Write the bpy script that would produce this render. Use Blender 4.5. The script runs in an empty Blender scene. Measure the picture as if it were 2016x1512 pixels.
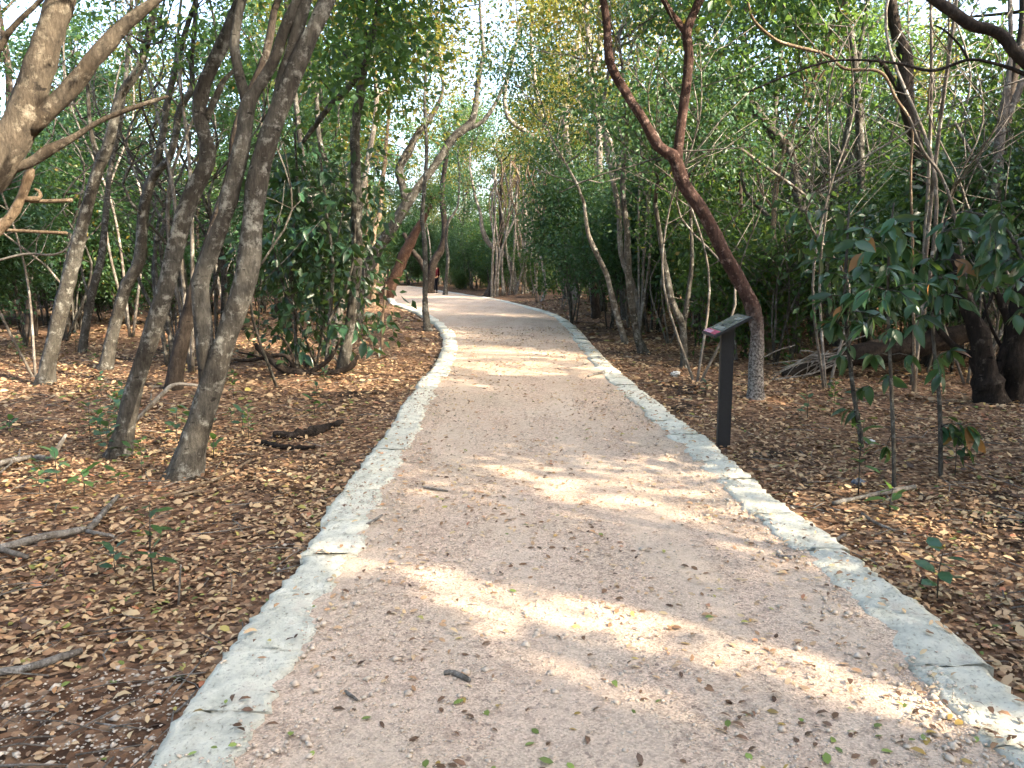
import bpy, math, random
import numpy as np
from mathutils import Vector, Matrix

R = math.radians
random.seed(11)
rng = np.random.default_rng(7)
S = bpy.context.scene
C = S.collection

# ------------------------------------------------------------------ camera
F = 1600.0                                   # focal length in pixels of the 2016 x 1512 photograph
PITCH = math.atan(236 / F)
CAMZ = 1.6
cam_d = bpy.data.cameras.new('camera')
cam_d.sensor_width = 36.0
cam_d.lens = F / 2016 * 36.0
cam_d.clip_start = 0.05
cam_d.clip_end = 2000
cam = bpy.data.objects.new('camera', cam_d)
cam.location = (0, 0, CAMZ)
cam.rotation_euler = (R(90) - PITCH, 0, 0)
C.objects.link(cam)
S.camera = cam

# ------------------------------------------------------------------ sky, sun, exposure
SUN_EL = R(33)
SUN_H = np.array([0.88, -0.475]); SUN_H /= np.linalg.norm(SUN_H)
SUN = np.array([SUN_H[0] * math.cos(SUN_EL), SUN_H[1] * math.cos(SUN_EL), math.sin(SUN_EL)])
w = bpy.data.worlds.new('World')
S.world = w
w.use_nodes = True
wn = w.node_tree
sky = wn.nodes.new('ShaderNodeTexSky')
sky.sky_type = 'NISHITA'
sky.sun_disc = False
sky.sun_elevation = SUN_EL
sky.sun_rotation = math.atan2(SUN_H[0], SUN_H[1])
sky.air_density = 0.9
sky.dust_density = 4.5
sky.ozone_density = 0.75
bg = wn.nodes['Background']
bg.inputs['Strength'].default_value = 0.15
wn.links.new(sky.outputs[0], bg.inputs['Color'])
sd = bpy.data.lights.new('sun', 'SUN')
sd.energy = 2.9
sd.angle = R(0.6)
sd.color = (1.0, 0.86, 0.66)
sun = bpy.data.objects.new('sun', sd)
sun.rotation_euler = Vector(SUN).to_track_quat('Z', 'Y').to_euler()
sun.location = (20, -12, 20)
C.objects.link(sun)
S.view_settings.view_transform = 'Standard'
S.view_settings.look = 'None'
S.view_settings.exposure = 2.95
S.view_settings.gamma = 1.0
S.render.engine = 'CYCLES'
cy = S.cycles
cy.max_bounces = 7; cy.diffuse_bounces = 4; cy.glossy_bounces = 2; cy.transmission_bounces = 4
cy.caustics_reflective = False; cy.caustics_refractive = False
cy.use_denoising = True
cy.sample_clamp_indirect = 6.0

# ------------------------------------------------------------------ pixel <-> place
def ray(px, py):
    dx, dz = (px - 1008) / F, (756 - py) / F
    c, s = math.cos(PITCH), math.sin(PITCH)
    return np.array([dx, c + dz * s, -s + dz * c])
def G(px, py, z=0.0):
    d = ray(px, py)
    t = (z - CAMZ) / d[2]
    return np.array([d[0] * t, d[1] * t, z])
def W(px, py, y):
    d = ray(px, py)
    t = y / d[1]
    return np.array([d[0] * t, y, CAMZ + d[2] * t])

# ------------------------------------------------------------------ mesh helpers
def mesh(name, V, quads=None, tris=None, smooth=False):
    me = bpy.data.meshes.new(name)
    V = np.asarray(V, dtype=np.float32)
    me.vertices.add(len(V))
    me.vertices.foreach_set('co', V.ravel())
    parts, starts, pos = [], [], 0
    for fa, k in ((quads, 4), (tris, 3)):
        if fa is not None and len(fa):
            fa = np.asarray(fa, dtype=np.int32)
            parts.append(fa.ravel())
            starts.append(pos + np.arange(len(fa)) * k)
            pos += fa.size
    loops = np.concatenate(parts); starts = np.concatenate(starts)
    me.loops.add(len(loops)); me.loops.foreach_set('vertex_index', loops)
    me.polygons.add(len(starts)); me.polygons.foreach_set('loop_start', starts.astype(np.int32))
    me.update(calc_edges=True)
    me.validate()
    if smooth:
        me.polygons.foreach_set('use_smooth', np.ones(len(starts), dtype=bool))
    return me
def link(name, me, mat=None, parent=None, loc=None):
    o = bpy.data.objects.new(name, me)
    if mat is not None and not me.materials:
        me.materials.append(mat)
    if parent is not None: o.parent = parent
    if loc is not None: o.location = loc
    C.objects.link(o)
    return o
def tag(o, label=None, cat=None, group=None, kind=None):
    if label: o['label'] = label
    if cat: o['category'] = cat
    if group: o['group'] = group
    if kind: o['kind'] = kind
    return o
def empty(name, loc, label=None, cat=None, group=None, kind=None):
    o = bpy.data.objects.new(name, None)
    o.empty_display_size = 0.1
    o.location = loc
    C.objects.link(o)
    return tag(o, label, cat, group, kind)

def spline(P, n):
    """Catmull-Rom through rows of P (any width), n samples."""
    P = np.asarray(P, float)
    if len(P) < 3:
        t = np.linspace(0, 1, n)[:, None]
        return P[0] * (1 - t) + P[-1] * t
    Q = np.vstack([2 * P[0] - P[1], P, 2 * P[-1] - P[-2]])
    u = np.linspace(0, len(P) - 1 - 1e-6, n)
    i = u.astype(int); t = (u - i)[:, None]
    a, b, c, d = Q[i], Q[i + 1], Q[i + 2], Q[i + 3]
    return 0.5 * (2 * b + (c - a) * t + (2 * a - 5 * b + 4 * c - d) * t ** 2 + (3 * b - a - 3 * c + d) * t ** 3)

class Tubes:
    def __init__(self): self.V, self.Q, self.n = [], [], 0
    def add(self, P, rad, sides=8, rough=0.0, step=None, tip=True):
        PR = np.column_stack([np.asarray(P, float), np.asarray(rad, float)])
        L = np.linalg.norm(np.diff(PR[:, :3], axis=0), axis=1).sum()
        n = max(len(PR), 2) if step is None else max(len(PR), int(L / step) + 2)
        PR = spline(PR, n)
        P, rad = PR[:, :3], np.maximum(PR[:, 3], 0.0008)
        T = np.gradient(P, axis=0); T /= np.linalg.norm(T, axis=1)[:, None] + 1e-9
        ref = np.array([0.31, 0.95, 0.0]) if abs(T[0] @ np.array([0.31, 0.95, 0])) < 0.9 else np.array([1.0, 0, 0])
        U = np.cross(T, ref); U /= np.linalg.norm(U, axis=1)[:, None] + 1e-9
        B = np.cross(T, U)
        a = np.arange(sides) / sides * 2 * math.pi
        r = rad[:, None] * (1 + (rng.normal(0, rough, (n, sides)) if rough else 0))
        if rough:
            r *= (1 + rng.normal(0, rough * 0.8, n))[:, None]
        V = P[:, None] + r[..., None] * (np.cos(a)[None, :, None] * U[:, None] + np.sin(a)[None, :, None] * B[:, None])
        V = np.concatenate([V.reshape(-1, 3), P[:1], P[-1:] + T[-1:] * rad[-1] * 0.6])
        i = np.arange(n - 1)[:, None] * sides; j = np.arange(sides)[None]
        k = (j + 1) % sides
        Q = np.stack([i + j, i + k, i + sides + k, i + sides + j], -1).reshape(-1, 4)
        self.V.append(V); self.Q.append(Q + self.n)
        c0, c1 = self.n + n * sides, self.n + n * sides + 1
        jj = np.arange(sides); kk = (jj + 1) % sides
        self.Q.append(np.stack([np.full(sides, c0), self.n + kk, self.n + jj, np.full(sides, c0)], -1)[:0])
        if not hasattr(self, 'T'): self.T = []
        self.T.append(np.stack([np.full(sides, c1), self.n + (n - 1) * sides + jj, self.n + (n - 1) * sides + kk], -1))
        self.T.append(np.stack([np.full(sides, c0), self.n + kk, self.n + jj], -1))
        self.n += len(V)
        return P, rad
    def mesh(self, name, off=(0, 0, 0)):
        V = np.concatenate(self.V) - np.asarray(off)
        return mesh(name, V, np.concatenate(self.Q), np.concatenate(self.T), smooth=True)

def norm(v): return v / (np.linalg.norm(v, axis=-1, keepdims=True) + 1e-9)
def leaf_quads(P, D, N, L, Wd, fold=0.2):
    """rhombic leaves folded along the midrib: 4 verts and 2 triangles each"""
    D = norm(D); Sd = norm(np.cross(D, N)); N = np.cross(Sd, D)
    L = np.broadcast_to(L, len(P))[:, None]; Wd = np.broadcast_to(Wd, len(P))[:, None]
    a = P
    b = P + D * L * 0.42 + Sd * Wd * 0.5 + N * Wd * fold
    c = P + D * L
    d = P + D * L * 0.42 - Sd * Wd * 0.5 + N * Wd * fold
    V = np.stack([a, b, c, d], 1).reshape(-1, 3)
    k = np.arange(len(P))[:, None] * 4
    T = np.concatenate([k + np.array([[0, 1, 2]]), k + np.array([[0, 2, 3]])], 1).reshape(-1, 3)
    return V, T
def leaf6(P, D, N, L, Wd, curl):
    """leaves of 6 verts and 4 triangles, bent along the midrib"""
    D = norm(D); Sd = norm(np.cross(D, N)); N = np.cross(Sd, D)
    L = np.broadcast_to(L, len(P))[:, None]; Wd = np.broadcast_to(Wd, len(P))[:, None]; curl = np.broadcast_to(curl, len(P))[:, None]
    V = np.stack([P, P + D * L * .28 + Sd * Wd * .42 + N * curl * L * .6, P + D * L * .28 - Sd * Wd * .42 + N * curl * L * .6,
                  P + D * L * .66 + Sd * Wd * .46 + N * curl * L * .75, P + D * L * .66 - Sd * Wd * .46 + N * curl * L * .75,
                  P + D * L + N * curl * L * .15], 1).reshape(-1, 3)
    k = np.arange(len(P))[:, None] * 6
    T = np.concatenate([k + np.array([t]) for t in ([0, 1, 2], [1, 3, 4], [1, 4, 2], [3, 5, 4])], 1).reshape(-1, 3)
    return V, T

# ------------------------------------------------------------------ materials
def nodes(name):
    m = bpy.data.materials.new(name)
    m.use_nodes = True
    nt = m.node_tree
    return m, nt, nt.nodes['Principled BSDF']
def N_(nt, t, **kw):
    n = nt.nodes.new(t)
    for k, v in kw.items():
        if k in n.inputs: n.inputs[k].default_value = v
        else: setattr(n, k, v)
    return n
def ramp(nt, fac, stops, interp='LINEAR'):
    n = nt.nodes.new('ShaderNodeValToRGB')
    e = n.color_ramp.elements
    while len(e) > 1: e.remove(e[-1])
    e[0].position = stops[0][0]; e[0].color = (*stops[0][1], 1)
    for p, c in stops[1:]:
        x = e.new(p); x.color = (*c, 1)
    n.color_ramp.interpolation = interp
    nt.links.new(fac, n.inputs[0])
    return n.outputs[0]
def mix(nt, fac, a, b, mode='MIX'):
    n = nt.nodes.new('ShaderNodeMix'); n.data_type = 'RGBA'; n.blend_type = mode
    for k, v in ((0, fac), (6, a), (7, b)):
        if hasattr(v, 'is_linked'): nt.links.new(v, n.inputs[k])
        else: n.inputs[k].default_value = v if k == 0 else (*v, 1)
    return n.outputs[2]
def coord(nt, scale=(1, 1, 1), which='Object'):
    tc = nt.nodes.new('ShaderNodeTexCoord'); mp = nt.nodes.new('ShaderNodeMapping')
    mp.inputs['Scale'].default_value = scale
    nt.links.new(tc.outputs[which], mp.inputs[0])
    return mp.outputs[0]
def noise(nt, vec, scale, detail=4, rough=0.6, out='Fac'):
    n = nt.nodes.new('ShaderNodeTexNoise')
    n.inputs['Scale'].default_value = scale; n.inputs['Detail'].default_value = detail; n.inputs['Roughness'].default_value = rough
    nt.links.new(vec, n.inputs['Vector'])
    return n.outputs[out]
def bump(nt, h, b, strength=0.5, dist=0.01):
    n = nt.nodes.new('ShaderNodeBump')
    n.inputs['Strength'].default_value = strength; n.inputs['Distance'].default_value = dist
    nt.links.new(h, n.inputs['Height']); nt.links.new(n.outputs[0], b.inputs['Normal'])
    return n

def bark(name, dark, light, lichen, amt=0.5, scale=1.0, low=None):
    m, nt, b = nodes(name)
    v = coord(nt, (scale, scale, scale * 0.35))
    v2 = coord(nt, (scale, scale, scale))
    base = ramp(nt, noise(nt, v, 16, 6, 0.7), [(0.32, dark), (0.68, light)])
    big = noise(nt, v2, 2.2, 3)
    base = mix(nt, ramp(nt, big, [(0.4, (0, 0, 0)), (0.62, (1, 1, 1))]), base, mix(nt, 1.0, base, (0.62, 0.58, 0.55), 'MULTIPLY'))
    lm = ramp(nt, noise(nt, v2, 7.5, 6, 0.72), [(0.62 - 0.14 * amt, (0, 0, 0)), (0.70 - 0.1 * amt, (1, 1, 1))])
    base = mix(nt, lm, base, lichen)
    kn = ramp(nt, noise(nt, coord(nt, (scale, scale, scale * 1.9)), 9, 2, 0.5), [(0.66, (0, 0, 0)), (0.72, (1, 1, 1))])
    base = mix(nt, kn, base, tuple(x * 0.55 for x in dark))
    fine = ramp(nt, noise(nt, coord(nt, (scale, scale, scale * 0.25)), 60, 4, 0.7), [(0.3, (0.62, 0.62, 0.62)), (0.7, (1.25, 1.25, 1.25))])
    base = mix(nt, 1.0, base, fine, 'MULTIPLY')
    if low:                                   # paler, spotted foot of the trunk
        sp = nt.nodes.new('ShaderNodeSeparateXYZ'); nt.links.new(coord(nt), sp.inputs[0])
        zz = nt.nodes.new('ShaderNodeMath'); zz.operation = 'MULTIPLY_ADD'
        nt.links.new(noise(nt, v2, 5, 4), zz.inputs[0]); zz.inputs[1].default_value = -0.9
        nt.links.new(sp.outputs[2], zz.inputs[2])
        fm = ramp(nt, zz.outputs[0], [(0.0, (1, 1, 1)), (0.75, (0, 0, 0))])
        lowc = ramp(nt, noise(nt, v2, 22, 5, 0.7), [(0.4, low[0]), (0.6, low[1])])
        base = mix(nt, fm, base, lowc)
    nt.links.new(base, b.inputs['Base Color'])
    b.inputs['Roughness'].default_value = 0.92
    b.inputs['Specular IOR Level'].default_value = 0.2
    bump(nt, noise(nt, v, 26, 8, 0.8), b, 1.0, 0.035)
    return m
BARK_GREY = bark('bark_grey_brown', (0.050, 0.046, 0.039), (0.15, 0.14, 0.12), (0.27, 0.265, 0.235), 0.62, 1.25)
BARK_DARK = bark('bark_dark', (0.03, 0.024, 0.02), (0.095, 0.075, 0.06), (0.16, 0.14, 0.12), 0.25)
BARK_PALE = bark('bark_pale', (0.15, 0.13, 0.11), (0.32, 0.29, 0.25), (0.46, 0.44, 0.39), 0.6)
BARK_TAN = bark('bark_tan', (0.13, 0.09, 0.06), (0.33, 0.25, 0.17), (0.42, 0.36, 0.27), 0.5)
BARK_RED = bark('bark_copper_red', (0.040, 0.026, 0.023), (0.125, 0.068, 0.054), (0.25, 0.17, 0.145), 0.55, 1.7,
                low=((0.06, 0.05, 0.042), (0.38, 0.35, 0.32)))
BARK_ORANGE = bark('bark_orange', (0.07, 0.038, 0.025), (0.19, 0.105, 0.07), (0.24, 0.17, 0.12), 0.4)
BARK_LEFT = bark('bark_mottled_cream', (0.06, 0.05, 0.04), (0.19, 0.155, 0.115), (0.30, 0.26, 0.20), 0.55, 1.0)
WOOD_GREY = bark('weathered_wood', (0.16, 0.145, 0.125), (0.36, 0.34, 0.31), (0.42, 0.40, 0.37), 0.4, 1.6)
WOOD_ROT = bark('rotten_wood', (0.014, 0.011, 0.009), (0.050, 0.037, 0.029), (0.09, 0.072, 0.058), 0.3)

def leaf_mat(name, cols, trans=0.46, rough=0.42, spec=0.35, objvar=0.22, tcol=(0.22, 0.36, 0.05)):
    m, nt, b = nodes(name)
    geo = nt.nodes.new('ShaderNodeNewGeometry')
    oi = nt.nodes.new('ShaderNodeObjectInfo')
    col = ramp(nt, geo.outputs['Random Per Island'], cols)
    hs = nt.nodes.new('ShaderNodeHueSaturation')
    mr = nt.nodes.new('ShaderNodeMapRange')
    mr.inputs['To Min'].default_value = 1 - objvar; mr.inputs['To Max'].default_value = 1 + objvar
    nt.links.new(oi.outputs['Random'], mr.inputs[0]); nt.links.new(mr.outputs[0], hs.inputs['Value'])
    nt.links.new(col, hs.inputs['Color'])
    nt.links.new(hs.outputs[0], b.inputs['Base Color'])
    b.inputs['Roughness'].default_value = rough
    b.inputs['Specular IOR Level'].default_value = spec
    tr = nt.nodes.new('ShaderNodeBsdfTranslucent')
    tc = mix(nt, 0.55, hs.outputs[0], tcol)
    nt.links.new(tc, tr.inputs[0])
    ms = nt.nodes.new('ShaderNodeMixShader'); ms.inputs[0].default_value = trans
    nt.links.new(b.outputs[0], ms.inputs[1]); nt.links.new(tr.outputs[0], ms.inputs[2])
    nt.links.new(ms.outputs[0], nt.nodes['Material Output'].inputs[0])
    return m
LEAF_GREEN = leaf_mat('leaf_green', [(0, (0.024, 0.066, 0.028)), (0.5, (0.040, 0.098, 0.038)), (0.93, (0.075, 0.135, 0.038)), (0.97, (0.20, 0.14, 0.03))])
LEAF_DARK = leaf_mat('leaf_dark', [(0, (0.015, 0.048, 0.024)), (0.6, (0.027, 0.074, 0.034)), (1, (0.050, 0.105, 0.040))], trans=0.28)
LEAF_YELLOW = leaf_mat('leaf_yellow_green', [(0, (0.07, 0.11, 0.022)), (0.45, (0.12, 0.15, 0.03)), (0.8, (0.20, 0.17, 0.035)), (1, (0.24, 0.13, 0.04))], trans=0.45, tcol=(0.36, 0.32, 0.04))
LEAF_BROAD = leaf_mat('leaf_broad', [(0, (0.014, 0.046, 0.026)), (0.6, (0.028, 0.074, 0.036)), (1, (0.058, 0.105, 0.038))], trans=0.25, rough=0.36, spec=0.45, objvar=0.5)
LEAF_BROWN = leaf_mat('leaf_dry_brown', [(0, (0.22, 0.09, 0.03)), (1, (0.30, 0.14, 0.05))], trans=0.2)
LEAF_DRY = leaf_mat('leaf_dry_mixed', [(0, (0.055, 0.032, 0.021)), (0.18, (0.14, 0.078, 0.042)), (0.4, (0.32, 0.19, 0.10)), (0.68, (0.46, 0.32, 0.185)),
                                       (0.88, (0.45, 0.34, 0.19)), (0.94, (0.36, 0.14, 0.075)), (0.97, (0.40, 0.33, 0.10)), (0.99, (0.12, 0.17, 0.04))], trans=0.1, rough=0.6, spec=0.3, tcol=(0.3, 0.14, 0.05))
LEAF_FALL_BROWN = leaf_mat('fallen_leaf_brown', [(0, (0.12, 0.065, 0.035)), (1, (0.12, 0.065, 0.035))], trans=0.05, objvar=0.5, tcol=(0.2, 0.1, 0.04))
LEAF_FALL_GREEN = leaf_mat('fallen_leaf_green', [(0, (0.17, 0.22, 0.05)), (1, (0.17, 0.22, 0.05))], trans=0.1, objvar=0.4)
LEAF_FALL_OCHRE = leaf_mat('fallen_leaf_ochre', [(0, (0.30, 0.20, 0.05)), (1, (0.30, 0.20, 0.05))], trans=0.05, objvar=0.4, tcol=(0.3, 0.18, 0.04))

def stone_mat(name, a, b_, c, sc=6, bs=0.5, rnd=True):
    m, nt, b = nodes(name)
    v = coord(nt)
    col = ramp(nt, noise(nt, v, sc, 6, 0.7), [(0.35, a), (0.55, b_), (0.75, c)])
    if rnd:
        geo = nt.nodes.new('ShaderNodeNewGeometry'); oi = nt.nodes.new('ShaderNodeObjectInfo')
        ad = nt.nodes.new('ShaderNodeMath'); ad.operation = 'ADD'
        nt.links.new(geo.outputs['Random Per Island'], ad.inputs[0]); nt.links.new(oi.outputs['Random'], ad.inputs[1])
        pp = nt.nodes.new('ShaderNodeMath'); pp.operation = 'MULTIPLY'; nt.links.new(ad.outputs[0], pp.inputs[0]); pp.inputs[1].default_value = 0.5
        col = mix(nt, 1.0, col, ramp(nt, pp.outputs[0], [(0, (0.84, 0.84, 0.84)), (1, (1.1, 1.09, 1.07))]), 'MULTIPLY')
    nt.links.new(col, b.inputs['Base Color'])
    b.inputs['Roughness'].default_value = 0.95; b.inputs['Specular IOR Level'].default_value = 0.15
    bump(nt, noise(nt, v, 45, 8, 0.75), b, bs, 0.02)
    return m
KERB_M = stone_mat('kerb_limestone', (0.48, 0.475, 0.40), (0.70, 0.685, 0.58), (0.76, 0.74, 0.63), 7, 1.0)
def dusted(m):
    nt = m.node_tree; b = nt.nodes['Principled BSDF']
    src = b.inputs['Base Color'].links[0].from_socket
    v = coord(nt)
    d = ramp(nt, noise(nt, v, 3.1, 6, 0.7), [(0.56, (0, 0, 0)), (0.70, (0.7, 0.7, 0.7))])
    c = mix(nt, d, src, (0.52, 0.43, 0.345))
    g = ramp(nt, noise(nt, v, 2.2, 7, 0.75), [(0.30, (0.9, 0.9, 0.9)), (0.40, (0, 0, 0))])
    c = mix(nt, g, c, (0.27, 0.275, 0.24))
    sp = ramp(nt, noise(nt, v, 55, 3, 0.6), [(0.30, (0.55, 0.53, 0.5)), (0.42, (1, 1, 1))])
    nt.links.new(mix(nt, 1.0, c, sp, 'MULTIPLY'), b.inputs['Base Color'])
dusted(KERB_M)
MORTAR = stone_mat('mortar', (0.36, 0.35, 0.30), (0.46, 0.45, 0.39), (0.52, 0.50, 0.43), 14, 0.5, False)
PEBBLE = stone_mat('pebble', (0.42, 0.34, 0.27), (0.54, 0.45, 0.36), (0.62, 0.55, 0.46), 20, 0.2)
WHITE_STONE = stone_mat('white_stone', (0.30, 0.26, 0.22), (0.42, 0.37, 0.31), (0.54, 0.49, 0.42), 16, 0.3)

def path_mat():
    m, nt, b = nodes('pink_gravel')
    v = coord(nt)
    pk = ramp(nt, noise(nt, v, 0.9, 5, 0.6), [(0.36, (0.50, 0.395, 0.295)), (0.52, (0.565, 0.425, 0.32)), (0.68, (0.56, 0.455, 0.35))])
    vo = nt.nodes.new('ShaderNodeTexVoronoi'); vo.inputs['Scale'].default_value = 130; nt.links.new(v, vo.inputs['Vector'])
    sp = nt.nodes.new('ShaderNodeSeparateColor'); nt.links.new(vo.outputs['Color'], sp.inputs[0])
    pk = mix(nt, 1.0, pk, ramp(nt, sp.outputs[0], [(0, (0.58, 0.56, 0.56)), (0.5, (0.98, 0.97, 0.97)), (1, (1.28, 1.27, 1.26))]), 'MULTIPLY')
    v3 = nt.nodes.new('ShaderNodeTexVoronoi'); v3.inputs['Scale'].default_value = 38; nt.links.new(v, v3.inputs['Vector'])
    s3 = nt.nodes.new('ShaderNodeSeparateColor'); nt.links.new(v3.outputs['Color'], s3.inputs[0])
    pk = mix(nt, 1.0, pk, ramp(nt, s3.outputs[1], [(0, (0.72, 0.69, 0.68)), (0.25, (0.97, 0.97, 0.97)), (1, (1.1, 1.1, 1.09))]), 'MULTIPLY')
    fl = ramp(nt, noise(nt, v, 38, 3, 0.5), [(0.33, (1, 1, 1)), (0.38, (0, 0, 0))])
    pk = mix(nt, fl, pk, (0.20, 0.14, 0.11))
    wr = ramp(nt, noise(nt, coord(nt, (1.5, 0.22, 1)), 1.6, 4, 0.6), [(0.4, (0, 0, 0)), (0.65, (0.7, 0.7, 0.7))])
    pk = mix(nt, wr, pk, (0.59, 0.47, 0.36))
    cl = ramp(nt, noise(nt, v, 2.6, 4, 0.7), [(0.55, (0, 0, 0)), (0.72, (0.55, 0.55, 0.55))])
    pk = mix(nt, cl, pk, mix(nt, 1.0, pk, (0.74, 0.70, 0.68), 'MULTIPLY'))
    nt.links.new(pk, b.inputs['Base Color'])
    b.inputs['Roughness'].default_value = 0.95; b.inputs['Specular IOR Level'].default_value = 0.15
    h = nt.nodes.new('ShaderNodeMath'); h.operation = 'ADD'
    h.operation = 'MULTIPLY_ADD'; h.inputs[1].default_value = 0.35
    nt.links.new(vo.outputs['Distance'], h.inputs[0]); nt.links.new(noise(nt, v, 34, 8, 0.8), h.inputs[2])
    bump(nt, h.outputs[0], b, 0.7, 0.02)
    return m
PATH_M = path_mat()
def ground_mat():
    m, nt, b = nodes('forest_floor')
    v = coord(nt)
    vo = nt.nodes.new('ShaderNodeTexVoronoi'); vo.inputs['Scale'].default_value = 24; vo.inputs['Randomness'].default_value = 1
    nt.links.new(v, vo.inputs['Vector'])
    sp = nt.nodes.new('ShaderNodeSeparateColor'); nt.links.new(vo.outputs['Color'], sp.inputs[0])
    lv = ramp(nt, sp.outputs[0], [(0, (0.045, 0.027, 0.018)), (0.35, (0.13, 0.072, 0.042)), (0.7, (0.23, 0.135, 0.082)), (1, (0.33, 0.22, 0.14))])
    soil = ramp(nt, noise(nt, v, 20, 6, 0.7), [(0.35, (0.012, 0.010, 0.008)), (0.7, (0.05, 0.036, 0.027))])
    k = ramp(nt, noise(nt, v, 0.7, 5, 0.65), [(0.34, (1, 1, 1)), (0.48, (0, 0, 0))])
    nt.links.new(mix(nt, k, lv, soil), b.inputs['Base Color'])
    b.inputs['Roughness'].default_value = 0.95; b.inputs['Specular IOR Level'].default_value = 0.1
    h = nt.nodes.new('ShaderNodeMath'); h.operation = 'ADD'
    nt.links.new(vo.outputs['Distance'], h.inputs[0]); nt.links.new(noise(nt, v, 30, 6, 0.7), h.inputs[1])
    bump(nt, h.outputs[0], b, 1.0, 0.03)
    return m
GROUND_M = ground_mat()
def plain(name, col, rough=0.6, spec=0.3, var=0.0, metal=0.0):
    m, nt, b = nodes(name)
    v = coord(nt)
    c2 = tuple(x * (1 - var) for x in col)
    nt.links.new(ramp(nt, noise(nt, v, 30, 5, 0.6), [(0.35, c2), (0.65, col)]), b.inputs['Base Color'])
    b.inputs['Roughness'].default_value = rough; b.inputs['Specular IOR Level'].default_value = spec; b.inputs['Metallic'].default_value = metal
    return m

# ------------------------------------------------------------------ path geometry
Lpix = [(275, 1512), (370, 1400), (510, 1200), (612, 1075), (655, 1000), (720, 910), (795, 800), (862, 706), (872, 672), (862, 645), (826, 619), (772, 597)]
Rpix = [(2300, 1590), (2016, 1385), (1830, 1215), (1660, 1075), (1500, 960), (1392, 868), (1290, 790), (1190, 705), (1135, 645), (1098, 620), (1045, 604), (985, 590)]
def back(P, a, b):
    p, q = G(*P[a]), G(*P[b])
    d = (p - q) / np.linalg.norm(p - q)
    return [p + d * 8.0, p + d * 4.0, p + d * 1.5]
Lw = back(Lpix, 0, 3) + [G(*p) for p in Lpix] + [np.array([-5.7, 37.5, 0]), np.array([-6.9, 44.0, 0]), np.array([-8.6, 52.0, 0]), np.array([-10.5, 60.0, 0])]
Rw = back(Rpix, 1, 4) + [G(*p) for p in Rpix[1:]] + [np.array([-1.7, 41.0, 0]), np.array([-3.3, 46.5, 0]), np.array([-5.3, 53.0, 0]), np.array([-7.5, 60.5, 0])]
LO = spline(np.array(Lw)[:, :2], 420); RO = spline(np.array(Rw)[:, :2], 420)
def resample(P, n):
    s = np.concatenate([[0], np.cumsum(np.linalg.norm(np.diff(P, axis=0), axis=1))])
    t = np.linspace(0, s[-1], n)
    return np.column_stack([np.interp(t, s, P[:, 0]), np.interp(t, s, P[:, 1])]), s[-1]
def offset(P, d):
    T = np.gradient(P, axis=0); T /= np.linalg.norm(T, axis=1)[:, None]
    return P + np.column_stack([T[:, 1], -T[:, 0]]) * d
KW = 0.30
LI, RI = offset(LO, KW), offset(RO, -KW)
poly = np.vstack([LO, RO[::-1]])
def in_poly(x, y, P):
    x = np.asarray(x, float); y = np.asarray(y, float)
    ins = np.zeros(x.shape, bool)
    x0, y0 = P[:, 0], P[:, 1]; x1, y1 = np.roll(x0, -1), np.roll(y0, -1)
    for a, b, c, d in zip(x0, y0, x1, y1):
        if b == d: continue
        cr = ((b > y) != (d > y)) & (x < (c - a) * (y - b) / (d - b) + a)
        ins ^= cr
    return ins
polyC = np.vstack([LO[::6], RO[::-1][::6]])
def dist_edge(x, y):
    E = np.vstack([LO[::4], RO[::4]])
    x = np.atleast_1d(x); y = np.atleast_1d(y); out = np.empty(len(x))
    for i in range(0, len(x), 20000):
        out[i:i + 20000] = np.sqrt(((x[i:i + 20000, None] - E[:, 0]) ** 2 + (y[i:i + 20000, None] - E[:, 1]) ** 2).min(1))
    return out
def wob(x, y):
    return (np.sin(x * 0.9 + 1.3) * np.cos(y * 0.75 + 0.4) + 0.6 * np.sin(x * 2.1 + y * 1.7) + 0.35 * np.cos(3.7 * x - 2.9 * y)) / 2
def gz(x, y):
    x = np.atleast_1d(np.asarray(x, float)); y = np.atleast_1d(np.asarray(y, float))
    d = dist_edge(x, y); k = np.clip(d / 2.5, 0, 1)
    k[in_poly(x, y, polyC)] = 0
    far = np.clip((np.hypot(x, y) - 8) / 30, 0, 1)
    return -0.058 + wob(x, y) * (0.05 * k) + k * far * 0.25 * (0.5 + 0.5 * wob(x * .2, y * .2))

# ground sheet, fine near and coarse out to the horizon
u = np.linspace(-1, 1, 230)
gx = 420 * np.sinh(u * 5.4) / math.sinh(5.4)
gy = 12 + 430 * np.sinh(u * 5.2) / math.sinh(5.2)
GX, GY = np.meshgrid(gx, gy)
GZ = gz(GX.ravel(), GY.ravel())
n = len(u)
i = (np.arange(n - 1)[:, None] * n + np.arange(n - 1)[None]).ravel()
gm = mesh('ground', np.column_stack([GX.ravel(), GY.ravel(), GZ]), np.stack([i, i + 1, i + n + 1, i + n], -1), smooth=True)
tag(link('ground', gm, GROUND_M), kind='structure')

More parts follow.
